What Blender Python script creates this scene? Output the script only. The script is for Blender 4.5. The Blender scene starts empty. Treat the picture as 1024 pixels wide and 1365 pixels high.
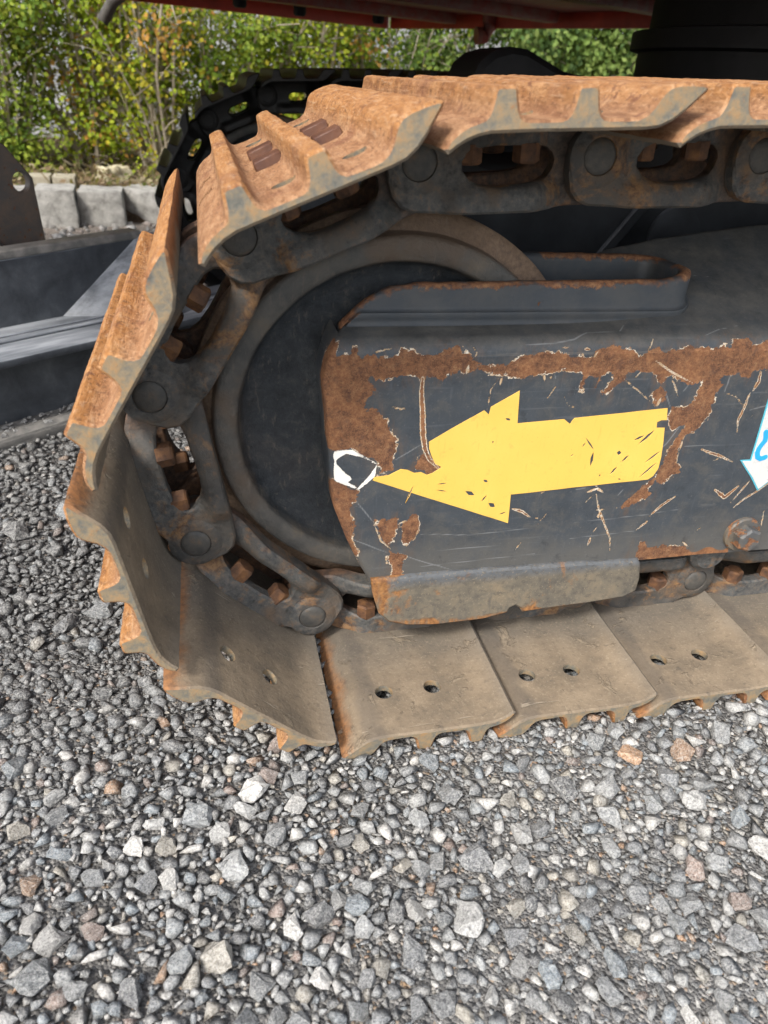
import bpy, bmesh, math, random
import numpy as np
from mathutils import Vector, Matrix, noise as mnoise
from mathutils.geometry import delaunay_2d_cdt
random.seed(7); rng = np.random.default_rng(11)
scn = bpy.context.scene
col = scn.collection
# ------------------------------------------------------------------ camera
cam_d = bpy.data.cameras.new('camera'); cam = bpy.data.objects.new('camera', cam_d); col.objects.link(cam)
cR = Vector((.97502, -.21543, .05449)); cD = Vector((.21279, .83456, -.50811))
cD.normalize(); cR = (cR - cD*cR.dot(cD)).normalized(); cU = cR.cross(cD)
CAM = Vector((-.0965, -.6872, .5592))
cam.matrix_world = Matrix(((cR.x, cU.x, -cD.x, CAM.x), (cR.y, cU.y, -cD.y, CAM.y), (cR.z, cU.z, -cD.z, CAM.z), (0, 0, 0, 1)))
cam_d.sensor_fit = 'HORIZONTAL'; cam_d.sensor_width = 36; cam_d.lens = 36*985.27/1024
cam_d.clip_start = .01; cam_d.clip_end = 500
cam_d.dof.use_dof = True; cam_d.dof.focus_distance = .85; cam_d.dof.aperture_fstop = 10.0
scn.camera = cam
# ------------------------------------------------------------------ sky, sun, exposure
SUN_EL, SUN_AZ = math.radians(46), math.radians(226)
w = bpy.data.worlds.new('World'); scn.world = w; w.use_nodes = True
wt = w.node_tree; wt.nodes.clear()
sky = wt.nodes.new('ShaderNodeTexSky'); sky.sky_type = 'NISHITA'; sky.sun_disc = False
sky.sun_elevation = SUN_EL; sky.sun_rotation = SUN_AZ; sky.air_density = 1.0; sky.dust_density = 3.0; sky.ozone_density = 1.0
hs = wt.nodes.new('ShaderNodeHueSaturation'); hs.inputs['Saturation'].default_value = .45
bg = wt.nodes.new('ShaderNodeBackground'); bg.inputs['Strength'].default_value = .15
wo = wt.nodes.new('ShaderNodeOutputWorld')
wt.links.new(sky.outputs[0], hs.inputs['Color']); wt.links.new(hs.outputs[0], bg.inputs[0]); wt.links.new(bg.outputs[0], wo.inputs[0])
sd = bpy.data.lights.new('sun', 'SUN'); sd.energy = 1.5; sd.angle = math.radians(10); sd.color = (1, .95, .88)
so = bpy.data.objects.new('sun', sd); col.objects.link(so)
# direction to the sun: azimuth measured clockwise from +Y
sdir = Vector((math.sin(SUN_AZ)*math.cos(SUN_EL), math.cos(SUN_AZ)*math.cos(SUN_EL), math.sin(SUN_EL)))
so.rotation_euler = sdir.to_track_quat('Z', 'Y').to_euler()
vs = scn.view_settings
vs.view_transform = 'Standard'; vs.look = 'None'; vs.gamma = 1; vs.use_curve_mapping = False; vs.exposure = 1.22
# ------------------------------------------------------------------ helpers: nodes
class NT:
    def __init__(s, name, rough=.7, spec=.3, metal=0.):
        s.m = bpy.data.materials.new(name); s.m.use_nodes = True; s.t = s.m.node_tree
        s.b = s.t.nodes['Principled BSDF']; s.b.inputs['Roughness'].default_value = rough
        s.b.inputs['Specular IOR Level'].default_value = spec; s.b.inputs['Metallic'].default_value = metal
        tc = s.t.nodes.new('ShaderNodeTexCoord'); oi = s.t.nodes.new('ShaderNodeObjectInfo'); s.oi = oi
        a = s.t.nodes.new('ShaderNodeVectorMath'); a.operation = 'ADD'; s.t.links.new(tc.outputs['Object'], a.inputs[0])
        r = s.math('MULTIPLY', oi.outputs['Random'], 37.0); c = s.t.nodes.new('ShaderNodeCombineXYZ')
        for i in range(3): s.t.links.new(r, c.inputs[i])
        s.t.links.new(c.outputs[0], a.inputs[1]); s.vec = a.outputs[0]; s.obj = tc.outputs['Object']
    def put(s, sock, v):
        if isinstance(v, bpy.types.NodeSocket): s.t.links.new(v, sock)
        elif isinstance(v, (tuple, list)): sock.default_value = (*v, 1) if len(v) == 3 and len(sock.default_value) == 4 else v
        else: sock.default_value = v
    def math(s, op, a, b=0., c=None, clamp=False):
        n = s.t.nodes.new('ShaderNodeMath'); n.operation = op; n.use_clamp = clamp
        s.put(n.inputs[0], a); s.put(n.inputs[1], b)
        if c is not None: s.put(n.inputs[2], c)
        return n.outputs[0]
    def noise(s, scale, detail=5, rough=.6, dist=0., vec=None, stretch=None):
        n = s.t.nodes.new('ShaderNodeTexNoise'); v = vec or s.vec
        if stretch:
            mp = s.t.nodes.new('ShaderNodeMapping'); mp.inputs['Scale'].default_value = stretch; s.t.links.new(v, mp.inputs[0]); v = mp.outputs[0]
        s.t.links.new(v, n.inputs['Vector']); n.inputs['Scale'].default_value = scale; n.inputs['Detail'].default_value = detail
        n.inputs['Roughness'].default_value = rough; n.inputs['Distortion'].default_value = dist
        return n.outputs['Fac']
    def vor(s, scale, out='Distance', vec=None, feat='F1'):
        n = s.t.nodes.new('ShaderNodeTexVoronoi'); n.feature = feat; s.t.links.new(vec or s.vec, n.inputs['Vector']); n.inputs['Scale'].default_value = scale
        return n.outputs[out]
    def ramp(s, f, a, b, lo=0., hi=1.):
        n = s.t.nodes.new('ShaderNodeMapRange'); n.interpolation_type = 'SMOOTHSTEP'
        s.put(n.inputs[0], f); s.put(n.inputs[1], a); s.put(n.inputs[2], b); s.put(n.inputs[3], lo); s.put(n.inputs[4], hi)
        return n.outputs[0]
    def mix(s, f, a, b, mode='MIX'):
        n = s.t.nodes.new('ShaderNodeMix'); n.data_type = 'RGBA'; n.blend_type = mode
        s.put(n.inputs[0], f); s.put(n.inputs[6], a); s.put(n.inputs[7], b); return n.outputs[2]
    def cols(s, f, stops):
        n = s.t.nodes.new('ShaderNodeValToRGB'); s.put(n.inputs[0], f); e = n.color_ramp.elements
        while len(e) < len(stops): e.new(.5)
        for i, (p_, c) in enumerate(stops): e[i].position = p_; e[i].color = (*c, 1)
        return n.outputs[0]
    def xyz(s, v=None):
        n = s.t.nodes.new('ShaderNodeSeparateXYZ'); s.t.links.new(v or s.obj, n.inputs[0]); return n.outputs
    def attr(s, name, out='Fac'):
        n = s.t.nodes.new('ShaderNodeAttribute'); n.attribute_name = name; return n.outputs[out]
    def geo(s, out):
        n = s.t.nodes.new('ShaderNodeNewGeometry'); return n.outputs[out]
    def bump(s, h, dist=.001, strength=1., prev=None):
        n = s.t.nodes.new('ShaderNodeBump'); s.put(n.inputs['Height'], h); n.inputs['Distance'].default_value = dist; n.inputs['Strength'].default_value = strength
        if prev: s.t.links.new(prev, n.inputs['Normal'])
        return n.outputs[0]
    def done(s, color, rough=None, normal=None, metal=None):
        s.put(s.b.inputs['Base Color'], color)
        if rough is not None: s.put(s.b.inputs['Roughness'], rough)
        if metal is not None: s.put(s.b.inputs['Metallic'], metal)
        if normal is not None: s.t.links.new(normal, s.b.inputs['Normal'])
        return s.m
def plain(name, c, rough=.6, spec=.4, var=.25, scale=30, bump=.0004):
    n = NT(name, rough, spec); f = n.noise(scale, 6)
    dk = tuple(x*(1-var) for x in c); lt = tuple(min(1, x*(1+var)) for x in c)
    return n.done(n.cols(f, [(.3, dk), (.7, lt)]), None, n.bump(n.noise(scale*12, 4), bump))
# ------------------------------------------------------------------ materials
def m_shoe_outer():
    n = NT('rusted_grouser_steel', .75, .25)
    z = n.xyz()[2]                                                     # local -z is outward
    st = n.noise(60, 6, .65, .4, stretch=(2.2, .5, 1)); big = n.noise(14, 4); fine = n.noise(240, 5, .75, 0, stretch=(1.8, .6, 1)); str2 = n.noise(260, 4, .6, 0, stretch=(1, .12, 1))
    flat = n.cols(st, [(.25, (.17, .075, .034)), (.45, (.285, .145, .068)), (.62, (.36, .205, .108)), (.8, (.43, .285, .165))])
    ridge = n.cols(st, [(.25, (.21, .085, .028)), (.5, (.345, .160, .052)), (.75, (.43, .245, .115))])
    hz = n.math('ADD', n.math('MULTIPLY', z, -1.), n.math('MULTIPLY', n.math('SUBTRACT', big, .5), .014))
    c = n.mix(n.ramp(hz, .044, .057), flat, ridge)
    c = n.mix(n.ramp(big, .54, .70, 0, .7), c, (.17, .07, .040))
    c = n.mix(n.ramp(fine, .50, .66, 0, .8), c, (.095, .042, .022)); c = n.mix(n.ramp(n.noise(300, 4, .75, 0, stretch=(1.6, .7, 1)), .54, .66, 0, .55), c, (.60, .38, .22))
    c = n.mix(n.math('MULTIPLY', n.ramp(hz, .040, .056, .25, 1), n.ramp(str2, .55, .72, 0, .55)), c, (.50, .35, .22))
    c = n.mix(n.math('MULTIPLY', n.oi.outputs['Random'], .42), c, n.mix(n.ramp(st, .35, .65), (.10, .046, .026), (.25, .135, .068)))
    pit = n.ramp(n.noise(46, 6, .75, .3), .58, .66); c = n.mix(n.math('MULTIPLY', pit, .75), c, (.13, .055, .032))
    h = n.math('ADD', n.math('MULTIPLY', n.noise(90, 6, .7), 1.), n.math('MULTIPLY', n.noise(500, 3), .35))
    return n.done(c, n.ramp(str2, .3, .8, .85, .55), n.bump(n.math('ADD', h, n.math('MULTIPLY', str2, .9)), .0018))
def m_shoe_inner():
    n = NT('dusty_shoe_steel', .85, .2)
    x, y, z = n.xyz()
    a = n.noise(22, 6, .6); b = n.noise(160, 5, .7); big = n.noise(9, 3)
    c = n.cols(a, [(.28, (.130, .106, .078)), (.5, (.195, .152, .106)), (.72, (.255, .200, .138))])
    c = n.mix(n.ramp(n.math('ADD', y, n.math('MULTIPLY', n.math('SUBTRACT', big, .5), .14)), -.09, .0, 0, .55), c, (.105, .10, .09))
    c = n.mix(n.ramp(b, .52, .70, 0, .5), c, (.09, .075, .06)); c = n.mix(n.ramp(n.noise(330, 4, .7), .54, .68, 0, .4), c, (.34, .28, .20))
    e1 = n.math('ADD', n.math('MULTIPLY', n.math('SUBTRACT', a, .5), .03), x)
    c = n.mix(n.ramp(e1, .028, .013, 0, .8), c, n.mix(n.ramp(b, .4, .62), (.30, .13, .045), (.17, .075, .032)))        # rusty rim by the outer grouser
    c = n.mix(n.ramp(n.math('ABSOLUTE', n.math('SUBTRACT', e1, .046)), .016, .004, 0, .5), c, (.085, .075, .065))  # shadow band at the bend, painted into the colour
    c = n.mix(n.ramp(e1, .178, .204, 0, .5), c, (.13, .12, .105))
    mud = n.ramp(n.noise(26, 6, .7, .6), .60, .66); c = n.mix(n.math('MULTIPLY', mud, .7), c, n.mix(n.ramp(b, .3, .7), (.15, .12, .088), (.31, .25, .175)))
    gz = n.noise(90, 4, .6, .2, stretch=(.12, 1, 1)); go = n.ramp(gz, .66, .72); c = n.mix(n.math('MULTIPLY', go, .6), c, (.33, .28, .215))
    dk = n.ramp(n.noise(45, 5, .7), .62, .72, 0, .6); c = n.mix(dk, c, (.075, .066, .056))
    hh = n.math('ADD', n.math('ADD', n.noise(70, 5), n.math('MULTIPLY', b, .7)), n.math('SUBTRACT', n.math('MULTIPLY', mud, .9), n.math('MULTIPLY', go, .5)))
    return n.done(c, .85, n.bump(hh, .0010))
def m_shoe_end():
    n = NT('worn_shoe_edge', .65, .35)
    a = n.noise(70, 7, .75, .2); b = n.noise(220, 5, .75)
    c = n.cols(a, [(.26, (.075, .078, .073)), (.40, (.135, .130, .108)), (.52, (.225, .175, .110)), (.64, (.31, .190, .090)), (.76, (.36, .17, .055))])
    c = n.mix(n.ramp(b, .56, .7, 0, .6), c, (.25, .12, .05))
    return n.done(c, .7, n.bump(n.math('ADD', a, n.math('MULTIPLY', b, .4)), .001))
def m_link():
    n = NT('track_link_steel', .62, .4)
    a = n.noise(24, 6, .62, .3); b = n.noise(140, 5, .7); g = n.noise(11, 3)
    c = n.cols(a, [(.30, (.036, .036, .035)), (.48, (.068, .062, .054)), (.62, (.105, .078, .056)), (.78, (.19, .110, .055))])
    c = n.mix(n.ramp(g, .44, .56, 0, .8), c, n.mix(n.ramp(b, .35, .65), (.050, .054, .056), (.110, .108, .100)))
    c = n.mix(n.ramp(n.noise(17, 5, .7, .5), .50, .62, 0, .85), c, n.mix(n.ramp(b, .35, .65), (.11, .055, .028), (.26, .14, .055)))
    y = n.xyz()[1]
    c = n.mix(n.ramp(y, .014, .028, 0, .8), c, n.mix(n.ramp(b, .4, .65), (.075, .045, .031), (.16, .080, .042)))
    c = n.mix(n.ramp(b, .54, .70, 0, .6), c, (.16, .10, .06)); c = n.mix(n.ramp(b, .42, .30, 0, .6), c, (.025, .023, .021))
    return n.done(c, n.ramp(a, .3, .7, .5, .8), n.bump(n.math('ADD', n.noise(75, 5), n.math('MULTIPLY', b, .9)), .0016))
def m_nut():
    n = NT('rusty_nut', .7, .3); a = n.noise(80, 5); b = n.noise(400, 4)
    return n.done(n.cols(a, [(.3, (.050, .030, .021)), (.5, (.110, .055, .030)), (.75, (.22, .105, .042))]), .7, n.bump(b, .0006))
def m_pin():
    n = NT('pin_end_steel', .5, .45); a = n.noise(70, 5); b = n.noise(320, 4)
    return n.done(n.cols(a, [(.3, (.042, .043, .042)), (.55, (.078, .072, .063)), (.8, (.15, .095, .055))]), .55, n.bump(b, .0007))
def m_idler():
    n = NT('idler_wheel_iron', .6, .35)
    x, y, z = n.xyz(); r = n.math('SQRT', n.math('ADD', n.math('MULTIPLY', x, x), n.math('MULTIPLY', z, z)))
    a = n.noise(30, 6, .65, .3); b = n.noise(190, 5, .7); g = n.noise(8, 4)
    disc = n.cols(n.noise(60, 7, .75, .2), [(.3, (.016, .019, .022)), (.55, (.036, .041, .046)), (.75, (.080, .076, .068))])
    rim = n.cols(a, [(.3, (.052, .053, .052)), (.55, (.098, .092, .082)), (.8, (.155, .125, .09))])
    tread = n.cols(b, [(.3, (.10, .068, .045)), (.5, (.19, .12, .075)), (.7, (.27, .18, .11))])
    c = n.mix(n.ramp(n.math('ADD', r, n.math('MULTIPLY', n.math('SUBTRACT', a, .5), .008)), .164, .170), disc, rim)
    c = n.mix(n.ramp(r, .190, .196, 0, .85), c, tread)
    c = n.mix(n.math('MULTIPLY', n.ramp(r, .160, .172, .12, 1), n.ramp(g, .52, .66, 0, .6)), c, (.12, .078, .048)); c = n.mix(n.ramp(n.noise(120, 4, .7, 0, stretch=(1, 1, .3)), .56, .7, 0, .4), c, (.17, .14, .11))
    c = n.mix(n.ramp(b, .60, .74, 0, .35), c, (.16, .13, .10))
    return n.done(c, n.ramp(a, .3, .7, .5, .75), n.bump(n.math('ADD', n.noise(300, 4), n.math('MULTIPLY', a, .6)), .0012))
RUSTC = [(.25, (.05, .023, .015)), (.40, (.12, .052, .026)), (.54, (.20, .092, .044)), (.72, (.30, .165, .080))]
def m_frame():
    n = NT('chipped_frame_paint', .5, .4)
    x, y, z = n.xyz(); nrm = n.xyz(n.geo('Normal'))
    sd_ = n.attr('rust_edge'); sc = n.attr('scratch'); core = n.attr('scratch_core'); wh = n.attr('bare_white')
    f1 = n.noise(330, 5, .7); f2 = n.noise(90, 4, .6); f3 = n.noise(25, 4); f4 = n.noise(900, 3, .6)
    jag = n.math('ADD', n.math('MULTIPLY', n.math('SUBTRACT', f1, .5), .0045), n.math('ADD', n.math('MULTIPLY', n.math('SUBTRACT', f2, .5), .0105), n.math('MULTIPLY', n.math('SUBTRACT', n.noise(150, 4, .65, 0, stretch=(1, 1, .22)), .5), .0105)))
    jag = n.math('ADD', jag, n.math('MULTIPLY', n.math('SUBTRACT', n.noise(170, 5, .7, 0, stretch=(.16, 1, 1)), .5), .009))
    e = n.math('ADD', sd_, jag)
    rust = n.ramp(e, -.0002, .0003)
    prim = n.math('MULTIPLY', n.ramp(n.math('ADD', e, n.ramp(n.noise(60, 3), .46, .62, 0, .0019)), .0003, .0008), n.math('SUBTRACT', 1., rust))
    paint = n.cols(f3, [(.3, (.036, .043, .051)), (.7, (.050, .058, .067))])
    paint = n.mix(n.ramp(n.noise(300, 4, .6, 0, stretch=(1, 1, .1)), .56, .74, 0, .28), paint, (.10, .11, .12))
    paint = n.mix(n.ramp(n.noise(200, 4, .6, 0, stretch=(.06, 1, 1)), .60, .72, 0, .35), paint, (.14, .15, .16))
    # grime and settled dust on the upward faces, lower rim grime
    up = n.ramp(nrm[2], .15, .9)
    paint = n.mix(n.math('MULTIPLY', up, n.ramp(n.noise(20, 6, .7), .25, .65, .25, .85)), paint, n.cols(n.noise(45, 6, .7), [(.3, (.040, .041, .040)), (.55, (.080, .077, .070)), (.8, (.145, .130, .105))]))
    low = n.ramp(n.math('ADD', z, n.math('MULTIPLY', n.math('SUBTRACT', f3, .5), .09)), .135, .075, 0, .6)
    paint = n.mix(low, paint, (.115, .108, .095))
    halo = n.math('MULTIPLY', n.ramp(n.math('ADD', sd_, n.math('MULTIPLY', n.math('SUBTRACT', f3, .5), .03)), -.016, .0, 0, .55), n.ramp(n.noise(130, 5, .7, 0, stretch=(1, 1, .3)), .42, .68))
    paint = n.mix(halo, paint, (.105, .066, .042))
    dirt = n.noise(38, 7, .78, .4)
    paint = n.mix(n.ramp(dirt, .46, .66, 0, .5), paint, (.095, .090, .080)); paint = n.mix(n.ramp(dirt, .44, .32, 0, .5), paint, (.022, .025, .029))
    paint = n.mix(n.ramp(n.noise(420, 4, .7), .60, .70, 0, .4), paint, (.15, .15, .145))
    rc = n.cols(n.noise(150, 6, .75), RUSTC)
    rc = n.mix(n.ramp(f4, .55, .70, 0, .6), rc, (.27, .155, .085)); rc = n.mix(n.ramp(f4, .45, .33, 0, .7), rc, (.035, .018, .012))
    rc = n.mix(n.ramp(f2, .52, .68, 0, .6), rc, (.085, .042, .030))
    rc = n.mix(n.ramp(n.noise(34, 5, .7), .48, .62, 0, .75), rc, n.mix(n.ramp(f1, .35, .65), (.19, .078, .034), (.32, .155, .070)))
    cream = n.mix(n.ramp(f1, .38, .62), (.62, .57, .47), (.40, .26, .14))
    paint = n.mix(n.ramp(n.attr('faint'), -.0004, .0004, 0, .45), paint, (.24, .245, .25))
    c = n.mix(prim, paint, cream); c = n.mix(rust, c, rc)
    s2 = n.math('ADD', n.math('SUBTRACT', sc, .0002), n.math('MULTIPLY', n.math('SUBTRACT', f1, .5), .0042))
    scm = n.ramp(s2, -.0002, .0003); c = n.mix(scm, c, cream)
    k2 = n.math('ADD', core, n.math('MULTIPLY', n.math('SUBTRACT', f1, .5), .0024))
    c = n.mix(n.ramp(k2, -.0002, .0003), c, rc)
    w2 = n.ramp(n.math('ADD', wh, n.math('MULTIPLY', n.math('SUBTRACT', f1, .5), .003)), -.0002, .0003)
    c = n.mix(w2, c, (.76, .73, .66))
    bare = n.math('MAXIMUM', rust, n.math('MAXIMUM', scm, w2))
    h = n.math('ADD', n.math('MULTIPLY', n.math('SUBTRACT', 1., bare), 1.2), n.math('MULTIPLY', n.math('MULTIPLY', n.noise(230, 6, .8), rust), 2.2))
    nb = n.bump(h, .0009); nb = n.bump(n.noise(220, 4), .00025, 1, nb)
    ro = n.mix(bare, n.mix(up, n.mix(f3, (.42,)*3, (.55,)*3), (.75,)*3), (.85,)*3)
    return n.done(c, ro, nb)
def m_worn(name, base, dusty, dust_amt, rust_amt, zr=None):
    """painted steel worn to rust in patches; zr = heights (from, to) where rust takes over along an exposed rim"""
    n = NT(name, .6, .4); f = n.noise(28, 6, .65, .3); g = n.noise(160, 5, .7); b = n.noise(60, 5, .65)
    c = n.mix(n.ramp(f, .35, .7, 0, dust_amt), base, dusty)
    c = n.mix(n.ramp(g, .55, .72, 0, .4), c, tuple(x*.6 for x in dusty))
    r = n.ramp(b, .68-rust_amt*.3, .72-rust_amt*.3)
    if zr:
        z = n.math('MULTIPLY', n.attr('rim_depth'), -1.); zz = n.math('ADD', z, n.math('MULTIPLY', n.math('SUBTRACT', b, .5), .02))
        zz = n.math('ADD', zz, n.math('MULTIPLY', n.math('SUBTRACT', g, .5), .012)); r = n.math('MAXIMUM', r, n.math('MULTIPLY', n.ramp(zz, zr[0], zr[1]), n.ramp(n.noise(22, 4), .40, .52)))
    c = n.mix(r, c, n.cols(g, RUSTC))
    return n.done(c, n.ramp(r, 0, 1, .5, .85), n.bump(n.math('ADD', n.math('MULTIPLY', n.noise(230, 4), .5), n.math('MULTIPLY', r, n.math('SUBTRACT', g, 1.))), .0009))
def m_skid():
    n = NT('dusty_skid_plate', .7, .35); x, y, z = n.xyz(); f = n.noise(30, 6, .65, .3); g = n.noise(170, 5, .7); b = n.noise(16, 5, .65, .5); s = n.noise(60, 5, .6, 0, stretch=(1, 1, .25))
    c = n.cols(f, [(.3, (.075, .069, .058)), (.5, (.128, .110, .082)), (.72, (.185, .145, .095))])
    c = n.mix(n.ramp(n.math('ADD', z, n.math('MULTIPLY', n.math('SUBTRACT', f, .5), .02)), .056, .070, 0, .85), c, (.088, .098, .110))  # bluish sky highlight along the top edge, put into the colour
    c = n.mix(n.ramp(g, .50, .62, 0, .6), c, (.055, .05, .044)); c = n.mix(n.ramp(n.noise(340, 4, .7), .56, .66, 0, .5), c, (.27, .22, .155)); c = n.mix(n.ramp(s, .58, .66, 0, .5), c, (.07, .066, .060))
    e = n.math('ADD', n.ramp(x, .105, .062, 0, .26), n.ramp(z, .024, .008, -.10, .16))
    r = n.math('MULTIPLY', n.ramp(n.math('ADD', b, e), .485, .60), n.ramp(s, .36, .52, .15, 1))
    c = n.mix(r, c, n.cols(g, [(.3, (.10, .045, .022)), (.5, (.22, .10, .035)), (.7, (.34, .17, .06))]))
    return n.done(c, .72, n.bump(n.math('ADD', n.math('MULTIPLY', n.noise(240, 4), .6), n.math('MULTIPLY', r, -.6)), .0009))
MAT = dict(outer=m_shoe_outer(), inner=m_shoe_inner(), end=m_shoe_end(), link=m_link(), nut=m_nut(), pin=m_pin(), idler=m_idler(), frame=m_frame(),
    yoke=m_worn('yoke_paint', (.040, .047, .055), (.075, .073, .068), .6, -.1, (-.0065, -.0025)),
    skirt=m_skid(),
    bolt=m_worn('painted_bolt', (.075, .078, .080), (.20, .15, .09), .6, .45),
    black=plain('black_paint', (.006, .006, .0065), .6, .25, .35, 20), dblue=plain('dark_carbody_paint', (.030, .034, .040), .6, .3, .4, 12),
    red=plain('red_house_paint', (.42, .045, .022), .5, .4, .35, 8), dred=m_worn('dirty_red_paint', (.26, .040, .024), (.20, .13, .10), .7, .1),
    rubber=plain('grey_hose_rubber', (.09, .085, .075), .7, .3, .3, 60))
def m_decal(name, c):
    n = NT(name, .42, .45); f = n.noise(18, 4); g = n.noise(240, 4, .6, 0, stretch=(1, 1, .15))
    cc = n.mix(n.ramp(f, .4, .8, 0, .3), c, tuple(min(1, x*1.12+.03) for x in c)); cc = n.mix(n.ramp(g, .58, .76, 0, .4), cc, tuple(x*.62 for x in c))
    cc = n.mix(n.ramp(n.noise(70, 6, .8, .3), .56, .72, 0, .45), cc, tuple(x*.55+.02 for x in c)); cc = n.mix(n.ramp(n.noise(500, 3, .7), .66, .72, 0, .7), cc, (.09, .075, .06))
    return n.done(cc, .45, n.bump(n.noise(300, 3), .0002))
MAT['yellow'] = m_decal('yellow_arrow_vinyl', (.72, .445, .088)); MAT['white'] = m_decal('white_vinyl', (.56, .56, .54)); MAT['blue'] = m_decal('blue_print', (.02, .32, .68)); MAT['cyan'] = m_decal('cyan_print', (.08, .40, .50))
def m_steel():
    n = NT('bare_grey_steel', .45, .5); f = n.noise(16, 6, .65, .4); s = n.noise(40, 6, .6, 0, stretch=(.15, 1, 1)); b = n.noise(130, 5, .7); nz = n.xyz(n.geo('Normal'))[2]
    c = n.cols(f, [(.3, (.036, .041, .048)), (.55, (.074, .083, .095)), (.8, (.14, .15, .162))])
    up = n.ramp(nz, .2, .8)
    c = n.mix(n.math('MULTIPLY', up, n.ramp(s, .25, .6, .45, 1)), c, n.cols(s, [(.3, (.17, .19, .215)), (.7, (.40, .425, .46))]))  # upward faces painted lighter, as the sky lights them
    c = n.mix(n.ramp(b, .62, .76, 0, .5), c, (.17, .17, .165))
    return n.done(c, n.ramp(s, .3, .7, .35, .6), n.bump(b, .0008))
MAT['steel'] = m_steel(); MAT['far_shade'] = m_worn('shaded_far_track', (.007, .007, .007), (.022, .016, .012), .6, -.2)  # far track near black: the deck's shade is put into its colour
MAT['ear'] = m_worn('brown_ear_plate', (.095, .088, .082), (.16, .115, .085), .8, .25)
MAT['scrap'] = m_worn('dusty_grey_steel', (.15, .148, .14), (.30, .285, .26), .9, -.05)
def m_rock(name, lo, mid, hi, sc=14, bump=.006):
    n = NT(name, .9, .2); a = n.noise(sc, 7, .7, .3); b = n.noise(sc*9, 5, .75)
    c = n.cols(a, [(.3, lo), (.5, mid), (.72, hi)]); c = n.mix(n.ramp(b, .56, .72, 0, .5), c, lo)
    return n.done(c, .9, n.bump(n.math('ADD', a, n.math('MULTIPLY', b, .5)), bump))
MAT['granite'] = m_rock('rough_granite', (.22, .21, .195), (.43, .42, .39), (.60, .58, .54), 26, .012); MAT['paleblock'] = m_rock('tan_concrete', (.24, .21, .155), (.38, .345, .265), (.46, .42, .33))
MAT['wallblock'] = m_rock('pale_wall_block', (.25, .255, .26), (.38, .385, .39), (.48, .48, .48), 8); MAT['boulder'] = m_rock('pale_boulder', (.28, .25, .17), (.50, .45, .31), (.62, .57, .43))
MAT['mulch'] = m_rock('leaf_litter', (.035, .024, .016), (.10, .068, .042), (.21, .15, .095), 30, .02)
def m_ground():
    n = NT('gravel_bed', .9, .25)
    v = n.t.nodes.new('ShaderNodeTexVoronoi'); n.t.links.new(n.obj, v.inputs['Vector']); v.inputs['Scale'].default_value = 330
    sp = n.xyz(v.outputs['Color']); big = n.noise(3, 4, vec=n.obj)
    c = n.cols(sp[0], [(.0, (.075, .075, .075)), (.45, (.17, .168, .165)), (.75, (.28, .275, .265)), (.93, (.42, .40, .37)), (1., (.36, .24, .14))])
    c = n.mix(n.ramp(n.noise(500, 4, vec=n.obj), .3, .7, .1, .5), c, (.11, .105, .098)); c = n.mix(n.ramp(big, .4, .65, 0, .35), c, (.085, .08, .074))
    x, y, z = n.xyz()
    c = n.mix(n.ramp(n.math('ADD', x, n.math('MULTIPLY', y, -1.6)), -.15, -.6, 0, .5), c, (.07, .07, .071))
    c = n.mix(n.ramp(y, 1.2, 2.2, 0, .75), c, n.cols(sp[1], [(0, (.17, .12, .09)), (.5, (.32, .27, .22)), (1, (.45, .41, .36))]))
    return n.done(c, .9, n.bump(n.math('SUBTRACT', n.noise(240, 5, vec=n.obj), v.outputs['Distance']), .004))
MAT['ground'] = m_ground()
def m_stone(name, objcol):
    n = NT(name, .8, .3)
    base = n.oi.outputs['Color'] if objcol else n.attr('stone_colour', 'Color')
    k = .016 if objcol else 1.; v = n.vec if objcol else n.obj
    a = n.noise(330*k, 5, .72, .3, v); s = n.noise(1100*k, 3, .65, 0, v); vein = n.noise(130*k, 4, .6, 1.2, v, (1, 1, 3.))
    c = n.mix(n.ramp(a, .32, .68), n.mix(.62, base, (.022, .022, .024)), n.mix(.25, base, (.80, .79, .76)))
    c = n.mix(n.ramp(s, .57, .68, 0, .5), c, (.66, .65, .62)); c = n.mix(n.ramp(s, .43, .33, 0, .6), c, (.03, .03, .032))
    c = n.mix(n.ramp(n.math('ABSOLUTE', n.math('SUBTRACT', vein, .5)), .030, .006, 0, .5), c, (.60, .59, .55))
    return n.done(c, .78, n.bump(n.math('ADD', a, n.math('MULTIPLY', s, .5)), .0022))
MAT['gravel'] = m_stone('crushed_stone', False); MAT['stone'] = m_stone('loose_stone', True)
def m_leaf():
    n = NT('shrub_leaf', .6, .2); c = n.attr('leaf_colour', 'Color'); n.put(n.b.inputs['Base Color'], c)
    tr = n.t.nodes.new('ShaderNodeBsdfTranslucent'); n.put(tr.inputs[0], n.mix(.4, c, (.42, .48, .04))); mx = n.t.nodes.new('ShaderNodeMixShader'); mx.inputs[0].default_value = .4
    o = n.t.nodes['Material Output']; n.t.links.new(n.b.outputs[0], mx.inputs[1]); n.t.links.new(tr.outputs[0], mx.inputs[2]); n.t.links.new(mx.outputs[0], o.inputs[0]); return n.m
MAT['leaf'] = m_leaf(); MAT['bark'] = m_rock('shrub_bark', (.20, .16, .115), (.42, .36, .28), (.58, .52, .43), 20, .002)
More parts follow.
